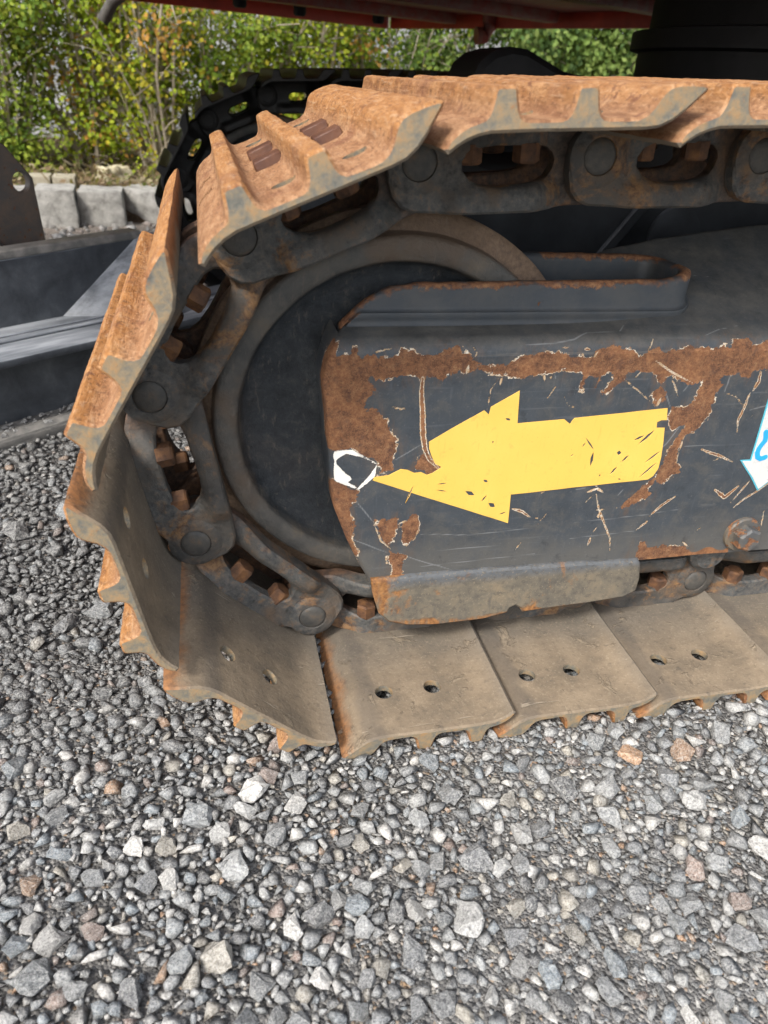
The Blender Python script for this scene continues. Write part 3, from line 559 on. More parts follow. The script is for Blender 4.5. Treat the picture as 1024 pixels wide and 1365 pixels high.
def gravel():
    protoS = [hull(int(rng.integers(8, 13)), .48+.35*rng.random(), 1.05+.5*rng.random()) for _ in range(32)]
    protoB = [rough(hull(int(rng.integers(13, 20)), .52+.3*rng.random(), 1.0+.35*rng.random()), k) for k in range(16)]
    X0, X1, Y0, Y1, RS_ = -.80, 1.0, -.56, 1.25, .0012
    W, H = int((X1-X0)/RS_), int((Y1-Y0)/RS_); occ = np.zeros((H, W), bool); st = []
    # rough footprint that the camera could see, with a margin for a step aside
    for r0, r1, N in ((.020, .025, 8), (.0140, .018, 70), (.0105, .0140, 560), (.0078, .0105, 5200), (.0055, .0078, 20000), (.0036, .0055, 60000), (.0022, .0036, 95000)):
        for _ in range(N):
            x = X0+.04+(X1-X0-.08)*rng.random(); y = Y0+.04+(Y1-Y0-.08)*(rng.random()**1.35)
            if y > .16 and x > -.02: continue
            if r1 < .0051 and y > .3: continue
            if r1 < .0033 and (y > -.02): continue
            r = r0+(r1-r0)*rng.random()**1.6; ci, cj = (y-Y0)/RS_, (x-X0)/RS_; k = r/RS_
            if r > .012 and -.17 < y < .3 and x > -.22: continue
            kk = int(k)+1; i0, j0 = int(ci)-kk, int(cj)-kk
            if i0 < 0 or j0 < 0: continue
            g = np.hypot(*np.ogrid[i0-ci:i0-ci+2*kk+2, j0-cj:j0-cj+2*kk+2]) if False else None
            yy, xx = np.ogrid[0:2*kk+2, 0:2*kk+2]; d2 = (yy+i0-ci)**2+(xx+j0-cj)**2
            sub = occ[i0:i0+2*kk+2, j0:j0+2*kk+2]
            if sub.shape != d2.shape: continue
            m = d2 < (k*.78)**2
            if (sub & m).any(): continue
            sub |= d2 < (k*.84)**2; st.append((x, y, r))
    st.sort(key=lambda s: -s[2]/((s[0]-CAM.x)**2+(s[1]-CAM.y)**2+.36)**.5)
    def colour(x, y):
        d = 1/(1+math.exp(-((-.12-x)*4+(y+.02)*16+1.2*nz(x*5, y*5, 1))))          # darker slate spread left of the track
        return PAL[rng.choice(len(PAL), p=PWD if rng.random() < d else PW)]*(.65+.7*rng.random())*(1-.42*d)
    def xf(r):
        a = rng.random()*6.283; q = Matrix.Rotation(a, 3, 'Z') @ Matrix.Rotation(rng.normal()*.28, 3, 'X') @ Matrix.Rotation(rng.normal()*.28, 3, 'Y')
        return np.array(q)*np.array([1, 1, 1])*r
    # the 300 that show largest: one object each, lying on the ground
    bigme = []
    for k, (V, F) in enumerate(protoB): bigme.append(mesh('stone_%d' % k, V, F, 'stone'))
    for k, (x, y, r) in enumerate(st[:300]):
        o = link('stone', bigme[k % len(bigme)], GROUND); q = xf(r*1.06); m4 = Matrix([list(q[i]) for i in range(3)]).to_4x4(); m4.translation = (x, y, ZG+.002+r*.10)
        o.matrix_basis = m4; c = colour(x, y); o.color = (*c, 1)
    VV = []; FF = []; CC = []; off = 0
    for (x, y, r) in st[300:]:
        V, F = protoS[int(rng.integers(len(protoS)))] if r < .0125 else protoB[int(rng.integers(len(protoB)))]
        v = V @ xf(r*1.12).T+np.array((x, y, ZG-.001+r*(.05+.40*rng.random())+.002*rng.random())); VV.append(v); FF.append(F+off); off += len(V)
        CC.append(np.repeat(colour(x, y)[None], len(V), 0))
    # coarse gravel strip at the foot of the blocks
    for _ in range(1500):
        x = -1.6+2.0*rng.random(); y = 1.25+1.9*rng.random(); r = .010+.016*rng.random()**2
        V, F = protoS[int(rng.integers(len(protoS)))]; v = V @ xf(r).T+np.array((x, y, ZG+r*.3)); VV.append(v); FF.append(F+off); off += len(V)
        c = np.array([(.48, .44, .40), (.36, .27, .22), (.6, .58, .54), (.32, .30, .28)][int(rng.integers(4))]); CC.append(np.repeat(c[None], len(V), 0))
    VV = np.concatenate(VV); FF = np.concatenate(FF); CC = np.concatenate(CC)
    me = bpy.data.meshes.new('gravel'); me.vertices.add(len(VV)); me.vertices.foreach_set('co', VV.astype(np.float32).ravel())
    me.loops.add(FF.size); me.loops.foreach_set('vertex_index', FF.astype(np.int32).ravel()); me.polygons.add(len(FF))
    me.polygons.foreach_set('loop_start', np.arange(0, FF.size, 3, dtype=np.int32)); me.update(calc_edges=True)
    a = me.color_attributes.new('stone_colour', 'FLOAT_COLOR', 'POINT'); a.data.foreach_set('color', np.c_[CC, np.ones(len(CC))].astype(np.float32).ravel())
    me.materials.append(MAT['gravel']); o = link('gravel', me); struct(o, 'stuff', 'loose grey crushed stone spread over the yard', 'gravel')
    print('stones', len(st), 'tris', len(FF))
gravel()
# ================================================================== the excavator
EX = root('excavator', (1.0, .86, ZG), 'rust-tracked excavator with dark chipped track frame and yellow arrow', 'excavator')
P = .1715; HS = .0340
A = [math.radians(a) for a in (137.7107, 100.192, 58.4318, 22.3228, 3.3862, 2.2679)]
PINS = [Vector((0, 0))]
for a in A: PINS.append(PINS[-1]+P*Vector((math.cos(a), math.sin(a))))
for a in (1.6, .8, .2, -.4): PINS.append(PINS[-1]+P*Vector((math.cos(math.radians(a)), math.sin(math.radians(a)))))
YC = .060; YN, YFAR = -.163, .283
def shoe_mesh():
    inner = [(.0100, .0225), (.0160, .0180), (.024, .0115), (.033, .005), (.043, .001), (.053, 0), (.075, 0), (.094, 0), (.115, 0), (.135, 0), (.156, 0), (.166, -.0004), (.175, -.002), (.183, -.0048), (.190, -.0085), (.1950, -.0122)]
    def rib(c): return [(c+.0180, .0077), (c+.0150, .0087), (c+.0128, .0110), (c+.0110, .0150), (c+.0096, .0205), (c+.0086, .0250), (c+.0072, .0270), (c+.0046, .0278), (c, .0281), (c-.0046, .0278), (c-.0066, .0268), (c-.0076, .0245), (c-.0084, .0190), (c-.0096, .0135), (c-.0114, .0100), (c-.0140, .0081), (c-.0170, .0076)]
    outer = [(.1985, -.0090), (.195, -.003), (.189, .002), (.182, .0055), (.1775, .0068)]+rib(.1565)+[(.134, .0075), (.128, .0074), (.121, .0075)]+rib(.0985)+[(.076, .0075), (.068, .0074), (.060, .0078), (.0545, .0098), (.050, .0140), (.0465, .0195), (.0430, .0240), (.0385, .0268), (.032, .0278), (.022, .0280), (.0125, .0274), (.0090, .0255)]
    pr = np.array(inner+outer)
    if area2(pr) < 0: pr = pr[::-1]
    # densify on long runs
    ys = [YN, YN+.0018, *np.linspace(YN+.006, YFAR-.006, 60), YFAR-.0018, YFAR]; n = len(pr); V = []; F = []
    ins = inset(pr, .0021)
    for j, y in enumerate(ys):
        Q = ins if j in (0, len(ys)-1) else pr
        for (s, o) in Q:
            hi = max(0, (o-.014)/.014); d = hi*(.0007*nz(s*60, y*20, 1)+.0007*nz(s*150, y*120, 5)) if hi > 0 else .0004*nz(s*50, y*40, 2)
            V.append((s+hi*.0008*nz(s*20+9, y*60, 4), y+(.0012*nz(s*70, 0, y) if j < 2 or j > len(ys)-3 else 0), -(HS+o+d)))
    for j in range(len(ys)-1):
        for i in range(n): F.append((j*n+i, j*n+(i+1) % n, (j+1)*n+(i+1) % n, (j+1)*n+i))
    F.append(tuple(range(n))); F.append(tuple(range((len(ys)-1)*n, len(ys)*n)))
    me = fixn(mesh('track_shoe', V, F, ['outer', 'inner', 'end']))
    # real through holes and lip slots
    cut = []
    for s in (.0662, .1224):
        for y in (-.0997, YC*2+.0997):
            v, f = lathe([(-HS-.03, 0), (-HS-.03, .0100), (-HS+.02, .0100), (-HS+.02, 0)], 20, 'Z'); cut.append(([(a+s, b+y, c) for a, b, c in v], f))
    for y in (.020, .100): cut.append(boxv(.1765, .1925, y-.0075, y+.0075, -HS-.03, -HS+.04))
    cv, cf = merged(*cut); cm = fixn(mesh('cutter', cv, cf, 'outer')); co = link('cutter', cm); ho = link('host', me)
    b = ho.modifiers.new('b', 'BOOLEAN'); b.operation = 'DIFFERENCE'; b.object = co; b.solver = 'EXACT'
    dg = bpy.context.evaluated_depsgraph_get(); me2 = bpy.data.meshes.new_from_object(ho.evaluated_get(dg))
    bpy.data.objects.remove(co); bpy.data.objects.remove(ho); me2.name = 'track_shoe'
    me2.materials.clear()
    for k in ('outer', 'inner', 'end'): me2.materials.append(MAT[k])
    mi = []
    for f in me2.polygons:
        c, nn = f.center, f.normal; o = -c.z-HS
        if abs(nn.y) > .93 and (c.y < YN+.003 or c.y > YFAR-.003): mi.append(2)
        elif abs(nn.z) < .15 and abs(c.y-YC) > .13 and abs(nn.y) > .02 and .04 < c.x < .15 and o < .009: mi.append(2)
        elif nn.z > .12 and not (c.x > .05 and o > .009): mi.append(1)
        else: mi.append(0)
    me2.polygons.foreach_set('material_index', np.array(mi, dtype=np.int32)); return sharp(me2, 38)
ME_SHOE = shoe_mesh()
def bolt_mesh():
    V, F = boxv(-.013, .013, -.0125, .0125, -.0085, .001)
    V = [(x*(.95 if z < -.004 else 1), y*(.92 if z < -.004 else 1)+.001, z+(.0016 if x > 0 and z < 0 else 0)) for x, y, z in V]
    return bevelled(mesh('bolt', V, F, 'nut'), .0010, 1)
ME_BOLT = bolt_mesh(); ME_BOLT.materials[0] = m_worn('worn_bolt_head', (.075, .034, .022), (.15, .068, .035), .8, .2)
LO = [(-.012, -.0425), (.0, -.044), (.05, -.0445), (.10, -.0445), (.15, -.044), (.176, -.0425), (.187, -.038), (.1945, -.029), (.1985, -.015), (.1985, 0), (.1955, .012), (.189, .021), (.178, .0265), (.166, .0275), (.158, .0305), (.149, .0355), (.035, .0362), (.027, .033), (.018, .0275), (.004, .0255), (-.010, .0235), (-.021, .0165), (-.027, .006), (-.0275, -.010), (-.0255, -.025), (-.020, -.036)]
LW = [(.0355, -.003), (.0375, -.011), (.043, -.0175), (.055, -.0212), (.075, -.0230), (.095, -.0235), (.112, -.0215), (.124, -.0165), (.1305, -.009), (.1315, -.001), (.127, .005), (.118, .0092), (.100, .0112), (.060, .0108), (.047, .0085), (.039, .0035)]
def link_mesh(sgn, lwin=LW):
    def sm(a, b, x): t = min(1, max(0, (x-a)/(b-a))); return t*t*(3-2*t)
    def yf(a, y, b):
        sh = .0175*(1-sm(.030, .070, a)); wob = .0007*nz(a*45, b*45, y*30)
        foot = -.010*sm(.018, .030, b)*sm(.02, .045, a)*(1-sm(.135, .155, a)) if y < .008 else 0   # foot flange stands proud
        rail = -.0015*sm(-.030, -.036, b) if y < .008 else 0
        return y+sh+wob+foot+rail
    lo = [(s, -n_) for s, n_ in LO]; lw = [(s, -n_) for s, n_ in lwin]
    V, F = plate(lo, .0035, .0205, .0022, [lw], .005, .0055, yf)
    vf = [(V, F)]
    # round boss and collar at the outer end
    b, f = lathe([(.008, .0290), (.0038, .0284), (.0026, .0262), (.0017, .0232), (.0011, .0200), (.0009, .0166), (.0017, .0160), (.004, .0157), (.004, 0)], 40); vf.append(([(x+P, y, z) for x, y, z in b], f))
    b, f = lathe([(.0215, .0), (.0215, .0255), (.034, .0262), (.0385, .0262), (.0385, 0)], 32); vf.append((b, f))
    V, F = merged(*vf)
    if sgn < 0: V = [(x, 2*YC-y, z) for x, y, z in V]
    return sharp(fixn(mesh('track_link', V, F, 'link')), 42)
ME_LN, ME_LF = link_mesh(1), link_mesh(-1)
def pin_mesh():
    pr = [(.004, 0), (-.0004, 0), (-.0006, .0115), (.0006, .0140), (.002, .0156), (.012, .0158), (.12-.012, .0158), (.12-.002, .0156), (.1206, .0135), (.1206, 0)]
    V, F = lathe(pr[1:], 36); return sharp(mesh('track_pin', V, F, 'pin'), 40)
ME_PIN = pin_mesh()
def hexmesh(name, r, h, mat, axis='Z', wash=0):
    prof = [(0, 0), (0, r*.88), (h*.10, r), (h, r)]; V = []; F = []; n = 6; m = len(prof)
    V, F = lathe([(h, 0), (h, r*.82), (h*.88, r), (0, r)], 6, axis)
    if wash: V, F = merged((V, F), lathe([(h*.28, 0), (h*.28, r*wash*.93), (h*.18, r*wash), (-.004, r*wash)], 36, axis))
    return sharp(fixn(mesh(name, V, F, mat)), 30)
ME_NUT = hexmesh('nut', .0125, .017, 'nut')
def dark_copy(me, mats):
    m2 = me.copy(); m2.materials.clear()
    for k in mats: m2.materials.append(MAT[k])
    return m2
ME_SHOE2 = dark_copy(ME_SHOE, ('far_shade', 'far_shade', 'far_shade')); LW2 = [(.083+(s-.083)*.62, -.004+(n_+.004)*.66) for s, n_ in LW]; ME_LN2 = dark_copy(link_mesh(1, LW2), ('far_shade',)); ME_LF2 = dark_copy(link_mesh(-1, LW2), ('far_shade',))  # far copies darkened in colour to carry the shade under the deck
def pitch(o2, t, full, y=0.):
    M = basis(o2.x, o2.y, t.x, t.y, y)
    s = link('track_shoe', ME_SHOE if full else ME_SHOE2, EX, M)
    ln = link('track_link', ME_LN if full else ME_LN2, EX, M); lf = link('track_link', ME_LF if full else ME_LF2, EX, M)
    if not full: return
    for sx in (.0675, .1228):
        for yy in (.020, .100): link('bolt', ME_BOLT, s, Matrix.Translation((sx, yy, -HS-.0075)))
        for k, (l, yy) in enumerate(((ln, .0205), (lf, 2*YC-.0205))):
            link('nut', ME_NUT, l, Matrix.Translation((sx, yy-(.006 if k == 0 else -.006), -.0125)) @ Matrix.Rotation(random.random(), 4, 'Z'))
    link('pin', ME_PIN, ln, Matrix.Translation((P, 0, 0)))
def track(y, full, nb):
    for i in range(nb): pitch(Vector((i*P, 0)), Vector((1, 0)), full, y)
    for k in range(len(PINS)-1): pitch(PINS[k+1], (PINS[k]-PINS[k+1]).normalized(), full, y)
track(0, True, 7)
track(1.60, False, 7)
# ---- idler wheel
IC = Vector((.0925, 0, .2370))
def idler(y, full):
    h = [(.050, 0), (.050, .060), (.0505, .10), (.0495, .150), (.0460, .1605), (.0400, .1655), (.0330, .1672), (.0290, .1688), (.0270, .1715), (.0265, .180), (.0272, .1885), (.0290, .1915), (.0320, .1930), (.0440, .1932), (.0462, .1945), (.0478, .200), (.0490, .208), (.0505, .2135), (.0530, .2160)]
    pr = h+[(2*YC-a, r) for a, r in reversed(h)]
    V, F = lathe(pr, 128)
    V = [(x+.0006*nz(x*30, yy*30, z*30), yy+.0004*nz(x*40, 3, z*40), z+.0006*nz(x*30, yy*30, z*30+5)) for x, yy, z in V]
    o = link('idler_wheel', sharp(fixn(mesh('idler_wheel', V, F, 'idler')), 38), EX, Matrix.Translation(IC+Vector((0, y, 0))))
    if full:
        V, F = lathe([(.050, .062), (.038, .060), (.034, .055), (.034, 0)], 48); link('hub', sharp(mesh('hub', V, F, 'idler'), 40), o)
idler(0, True); idler(1.60, False)
# ---- track frame with its chipped face
YF_, ZS, RSH = -.030, .330, .016
def sstep(a, b, x): t = np.clip((x-a)/(b-a), 0, 1); return t*t*(3-2*t)
def sdf(poly, pts):
    Pp = np.array(poly); d = np.full(len(pts), 1e9)
    for i in range(len(Pp)):
        a = Pp[i]; b = Pp[(i+1) % len(Pp)]; e = b-a; t = np.clip(((pts-a)@e)/max(e@e, 1e-12), 0, 1); d = np.minimum(d, np.linalg.norm(pts-a-t[:, None]*e, axis=1))
    return np.where(inpoly(Pp, pts), d, -d)
def linedist(L, pts):
    L = np.array(L); d = np.full(len(pts), 1e9); tt = np.zeros(len(pts)); n = len(L)-1
    for i in range(n):
        a, b = L[i], L[i+1]; e = b-a; t = np.clip(((pts-a)@e)/max(e@e, 1e-12), 0, 1); q = np.linalg.norm(pts-a-t[:, None]*e, axis=1); m = q < d; d[m] = q[m]; tt[m] = (i+t[m])/n
    return d, tt
def track_frame():
    xs = np.concatenate([np.arange(0, .62, .0017), np.linspace(.64, 1.75, 24)]); ss = np.concatenate([np.arange(.0665, ZS, .0017), np.linspace(ZS, ZS+.0252, 14)[0:], np.linspace(ZS+.0275, ZS+.205, 54)])
    le = sorted((z, x) for x, z in LEDGE); lz = [a for a, _ in le]; lx = [b for _, b in le]; r = .006
    V = []; S2 = []; wrap = [(90, .045), (90, 0), (67, 0), (45, 0), (22, 0)]; W = len(wrap)+len(xs)
    for s in ss:
        XL = np.interp(min(s, .335), lz, lx)+max(0, s-.335)*.5
        for (ang, ex) in wrap:
            a = math.radians(ang); V.append((XL+r-r*math.sin(a), r-r*math.cos(a)+ex, s, XL)); S2.append((XL-.004*ang/90-ex, s))
        for x in xs:
            X = XL+r+(x/1.75)*(1.75-XL-r); V.append((X, 0, s, XL)); S2.append((X, s))
    V = np.array(V); S2 = np.array(S2); X = V[:, 0]; s = V[:, 2]
    ang = np.arctan(np.interp(X, [.24, .30, .36, .42, .56, .8], [.12, .20, .36, .44, .56, .58])); tm = np.pi/2-ang; d = np.maximum(0, s-ZS); th = np.minimum(d/RSH, tm); e = d-RSH*th
    Yp = YF_+RSH*(1-np.cos(th))+e*np.cos(ang); Zp = np.minimum(s, ZS)+RSH*np.sin(th)+e*np.sin(ang)
    over = np.maximum(0, Yp-.132); Yp = Yp-over*.35; Zp = Zp-over*.9             # roof falls away behind its ridge
    dent = np.array([.0011*nz(a*9, b*9, 2)+.0005*nz(a*40, b*40, 7) for a, b in S2])
    co = np.c_[X, Yp+V[:, 1]+dent, Zp+dent*.6]
    F = []; nr = len(ss)
    keep = lambda c: not ((c[0] < .26 and c[1] > .0165 and c[2] > .34) or (c[0] < .400 and .016 < c[1] < .104 and c[2] > .34))
    for j in range(nr-1):
        for i in range(W-1):
            q = (j*W+i, j*W+i+1, (j+1)*W+i+1, (j+1)*W+i)
            if j > 160 and not keep(co[list(q)].mean(0)): continue
            F.append(q)
    me = mesh('track_frame', co, F, 'frame', True)
    rs = np.full(len(S2), -1.)
    RUST.append([(.55, .326), (.7, .331), (.9, .327), (1.2, .332), (1.74, .328), (1.74, .346), (1.2, .342), (.9, .350), (.7, .344), (.55, .349)])
    for L in RUST: rs = np.maximum(rs, sdf(L, S2))
    whd = np.maximum(sdf(WHITE[0], S2), -1); whd = np.minimum(whd, -sdf(WHOLE[0], S2)); rs = np.minimum(rs, -sdf(WHITE[0], S2))
    fa = np.full(len(S2), -1.); sc = np.full(len(S2), -1.); ck = np.full(len(S2), -1.)
    for L, w_, k in SCR:
        dd, t = linedist(L, S2); hw = w_*.5*(.35+.65*np.sin(np.pi*np.clip(t*.86+.10, 0, 1)))
        if w_ < .0013: fa = np.maximum(fa, hw+.0003-dd); continue
        sc = np.maximum(sc, hw-dd)
        if k: ck = np.maximum(ck, hw*.72-.0004-dd)
    # chipped lower rim right of the skid plate
    ck = np.maximum(ck, np.where((S2[:, 0] > .40) & (S2[:, 0] < .52), .0735-S2[:, 1]+.003*np.sin(S2[:, 0]*170), -1))
    for nm, arr in (('rust_edge', rs), ('scratch', sc), ('scratch_core', ck), ('bare_white', whd), ('faint', fa)):
        me.attributes.new(nm, 'FLOAT', 'POINT').data.foreach_set('value', np.clip(arr, -.05, .05).astype(np.float32))
    o = link('track_frame', me, EX); o['label'] = 'dark slate painted track frame with rust chips and a yellow arrow'
    return o
FR = track_frame()
# inner body of the frame, underside and far side
V, F = merged(boxv(.315, 1.74, -.024, .150, .0668, .330), boxv(.05, .315, .108, .150, .10, .335))
link('frame_core', bevelled(mesh('frame_core', V, F, 'dblue'), .008), FR)
def yoke():
    path = [(x, .017) for x in np.linspace(.026, .380, 72)]
    for a in np.linspace(-90, 0, 12)[1:]: path.append((.380+.024*math.cos(math.radians(a)), .041+.024*math.sin(math.radians(a))))
    path += [(.404, q) for q in (.048, .054, .060, .066, .072)]
    for a in np.linspace(0, 90, 12)[1:]: path.append((.380+.024*math.cos(math.radians(a)), .079+.024*math.sin(math.radians(a))))
    path += [(x, .103) for x in np.linspace(.360, .06, 40)]
    path = [Vector(q) for q in path]; V = []; F = []; RD = []; n = len(path)
    for i, q in enumerate(path):
        d = (path[min(i+1, n-1)]-path[max(i-1, 0)]).normalized(); o = Vector((d.y, -d.x))     # outward side
        x, y = q; near = y < .055
        top = float(np.interp(x, [.026, .036, .049, .062, .075, .10, .37, .402], [.349, .359, .371, .3795, .384, .388, .392, .400])) if near else .399+.004*(.40-x)/.3
        top += .0007*nz(x*60, y*60, 2)
        base = .343 + (.040*max(0, min(1, (y-.017)/.086)) if x > .35 else (.0 if near else .034))
        sec = [(.0215, base-.003), (.0190, base+.0016), (.0160, base+.0040), (.0120, base+.0042), (.0098, base+.0062), (.0092, base+.0120), (.0102, base+.0150), (.0092, base+.0180), (.0064, base+.0190), (.0050, base+.0225), (.0052, top-.0045), (.0040, top-.0014), (.001, top), (-.0040, top-.0004), (-.0072, top-.003), (-.008, top-.008), (-.008, .325)]
        if top-base < .030: sec = [(a, min(b, top-.0045) if k < 10 else b) for k, (a, b) in enumerate(sec)]
        RD += [top-b for a, b in sec]
        for a, z in sec: V.append((q.x+o.x*a, q.y+o.y*a, z))
    m = len(sec)
    for i in range(n-1):
        for k in range(m-1): F.append((i*m+k, (i+1)*m+k, (i+1)*m+k+1, i*m+k+1))
    F.append(tuple(range(m))); F.append(tuple(range((n-1)*m, n*m)))
    me = mesh('idler_yoke', V, F, 'yoke'); me.attributes.new('rim_depth', 'FLOAT', 'POINT').data.foreach_set('value', np.array(RD, dtype=np.float32))
    return link('idler_yoke', sharp(fixn(me), 50), FR)
yoke()
def skirt():
    top = [(.392, .0700), (.30, .0735), (.2, .0750), (.12, .0755)]
    out = [(.0600, .0745)]+SKIRT[1:-1]+[(.3965, .0640)]+top
    V, F = plate(out, YF_-.0062, YF_+.004, .0026, (), .004, .006, lambda a, y, b: y+.0006*nz(a*20, b*20, 1)-(.006*max(0, (.062-b)/.055) if y < YF_ else 0))
    return link('skid_plate', sharp(fixn(mesh('skid_plate', V, F, 'skirt')), 45), FR)
skirt()
def decal(name, out, holes, y, mat, th=.0006, step=.006):
    V, F = plate(out, y-th, y+.0004, .0001, holes, step, .012); V = [(a, b+.0011*nz(a*9, c*9, 2)+.0005*nz(a*40, c*40, 7), c) for a, b, c in V]
    return link(name, sharp(fixn(mesh(name, V, F, mat)), 40), FR)
a_ = decal('arrow_decal', ARROW, AHOLES, YF_, 'yellow'); a_['label'] = 'scratched yellow arrow pointing to the front'
STK = [(.5025, .2732), (.5005, .310), (.5545, .312), (.5560, .1985), (.5690, .1985), (.5560, .1830), (.5419, .1663), (.5303, .1553), (.5158, .1730), (.4923, .1980), (.5063, .1978)]
sb = decal('sticker', STK, (), YF_, 'cyan'); sb['label'] = 'white sticker with blue mark and cyan border'
link_w = decal('sticker_face', [tuple(q) for q in inset(np.array(STK[::-1] if area2(np.array(STK)) < 0 else STK), .0016)], (), YF_-.0005, 'white')
def ribbon(L, hw):
    L = np.array(L); d = np.gradient(L, axis=0); d /= np.linalg.norm(d, axis=1)[:, None]; n = np.c_[-d[:, 1], d[:, 0]]
    cap0 = [L[0]-d[0]*hw*c+n[0]*hw*s for c, s in ((.7, .7), (1, 0), (.7, -.7))]; cap1 = [L[-1]+d[-1]*hw*c+n[-1]*hw*s for c, s in ((.7, -.7), (1, 0), (.7, .7))]
    return [tuple(q) for q in list(L-n*hw)+cap1+list((L+n*hw)[::-1])+cap0]
decal('sticker_mark', ribbon([(.5137, .2330), (.5160, .2265), (.5165, .2220), (.5140, .2172), (.5122, .2125), (.5118, .2070), (.5142, .2010), (.5190, .1985), (.5245, .2005)], .0032), (), YF_-.001, 'blue', step=.003)
# frame bolt with washer
ME_FB = hexmesh('frame_bolt', .0165, .020, 'bolt', 'Y', 1.42); ME_FB.transform(Matrix.Scale(-1, 4, (0, 1, 0))); fixn(ME_FB); sharp(ME_FB, 30)
link('frame_bolt', ME_FB, FR, Matrix.Translation((.529, YF_, .0945)) @ Matrix.Rotation(.35, 4, 'Y'))
link('frame_bolt', ME_FB, FR, Matrix.Translation((.90, YF_, .0945)) @ Matrix.Rotation(.9, 4, 'Y'))
# lower roller brackets behind the frame, seen as dark lumps under the rim
V, F = lathe([(-.012, 0), (-.012, .020), (-.006, .026), (.03, .026)], 36); link('roller_cap', sharp(mesh('roller_cap', V, F, 'link'), 40), FR, Matrix.Translation((.512, -.002, .052)))
for x in (.42, .68, .94):
    V, F = lathe([(.012, 0), (.012, .052), (.030, .060), (.042, .060), (.046, .045), (.074, .045), (.078, .060), (.090, .060), (.108, .052), (.108, 0)], 48)
    link('track_roller', sharp(mesh('track_roller', V, F, 'link'), 40), FR, Matrix.Translation((x, 0, .106)))
# ---- car body, turntable and house
def prism(poly, z0, z1):
    n = len(poly); V = [(x, y, z0) for x, y in poly]+[(x, y, z1) for x, y in poly]
    return V, [tuple(range(n))[::-1], tuple(range(n, 2*n))]+[(i, (i+1) % n, n+(i+1) % n, n+i) for i in range(n)]
V = []; F = []
leg = [(.30, .335, .16), (.62, .46, .36), (1.30, .46, .38), (1.30, .12, .38), (.36, .12, .2)]
prof = [(.10, .33), (.20, .395), (.36, .418), (.62, .435), (1.5, .44), (1.5, .14), (.10, .14)]                    # (x, z) of the leg's side plate
V, F = plate([(x, z) for x, z in prof], .36, .39, .003, (), .05, .08); cb = link('car_body', sharp(fixn(mesh('car_body', V, F, 'dblue')), 40), EX)
V, F = plate([(x, z) for x, z in prof], 1.33, 1.36, .003, (), .05, .08); link('side_plate', sharp(fixn(mesh('side_plate', V, F, 'dblue')), 40), cb)
V, F = boxv(.48, 1.5, .39, 1.33, .16, .405); link('centre_box', bevelled(mesh('centre_box', V, F, 'black'), .01), cb)
V, F = boxv(.95, 1.5, .10, 1.6, .12, .36); link('cross_beam', bevelled(mesh('cross_beam', V, F, 'black'), .01), cb)
V, F = plate([(.455, .33), (.475, .33), (.545, .425), (.525, .425)], .350, .3595, .002, (), .05, 0); link('rib', sharp(fixn(mesh('rib', V, F, 'dblue')), 40), cb)
V, F = lathe([(.348, .0), (.348, .03), (.352, .042), (.3595, .042)], 40); link('round_cover', sharp(mesh('round_cover', V, F, 'dblue'), 40), cb, Matrix.Translation((.59, 0, .375)))
hump = [(.425, .45), (.432, .560), (.445, .590), (.470, .610), (.505, .620), (.540, .618), (.580, .602), (.625, .584), (.700, .575), (.76, .572), (.76, .45)]
V, F = plate(hump, .90, 1.10, .012, (), .02, .04); link('hose_cover', sharp(fixn(mesh('hose_cover', V, F, 'black')), 40), cb)
V, F = lathe([(.40, .0), (.40, .46), (.55, .46), (.56, .40), (.635, .40), (.640, .42), (.675, .42), (.68, .385), (.75, .385)], 72, 'Z'); tt = link('turntable', sharp(mesh('turntable', V, F, 'black'), 40), EX, Matrix.Translation((1.275, .99, 0)))
bm_b = hexmesh('turntable_bolt', .016, .018, 'black')
for k in range(28):
    a = 2*math.pi*k/28; link('turntable_bolt', bm_b, tt, Matrix.Translation((.44*math.cos(a), .44*math.sin(a), .55)))
# the swung house: rectangular deck, its far corner at HC, sides along hu and hv
HC = Vector((.735, 3.02)); hu = Vector((.894, .447)); hv = Vector((.447, -.894)); ZD = .731
def hpt(a, b): q = HC-hu*a+hv*b; return (q.x, q.y)
V, F = prism([hpt(0, 0), hpt(2.5, 0), hpt(2.5, 2.0), hpt(1.35, 2.0), hpt(1.35, 2.75), hpt(0, 2.75)], ZD+.045, ZD+.3); deck = link('house_deck', bevelled(mesh('house_deck', V, F, 'dred'), .012), EX)
def rail(a0, b0, a1, b1, wd, z0, z1, mat, name):
    p0, p1 = Vector(hpt(a0, b0)), Vector(hpt(a1, b1)); d = (p1-p0).normalized(); nrm = Vector((-d.y, d.x))*wd/2
    V, F = prism([tuple(p0+nrm), tuple(p0-nrm), tuple(p1-nrm), tuple(p1+nrm)], z0, z1); return link(name, bevelled(mesh(name, V, F, mat), .004), deck)
rail(.02, .012, 2.49, .012, .018, ZD, ZD+.05, 'red', 'deck_rim'); rail(.010, .03, .010, 2.72, .018, ZD, ZD+.05, 'red', 'deck_rim'); rail(2.49, .03, 2.49, 1.98, .018, ZD, ZD+.05, 'red', 'deck_rim')
for b in (.45, .95, 1.5): rail(.06, b, 2.44, b, .06, ZD+.012, ZD+.05, 'dred', 'cross_member')
for a, b in ((.22, .20), (.55, .14), (.85, .22), (1.15, .16)):
    q = hpt(a, b); V, F = lathe([(ZD+.002, 0), (ZD+.002, .018), (ZD+.010, .024), (ZD+.045, .024)], 16, 'Z'); link('underside_bolt', sharp(mesh('underside_bolt', V, F, 'black'), 40), deck, Matrix.Translation((*q, 0)))
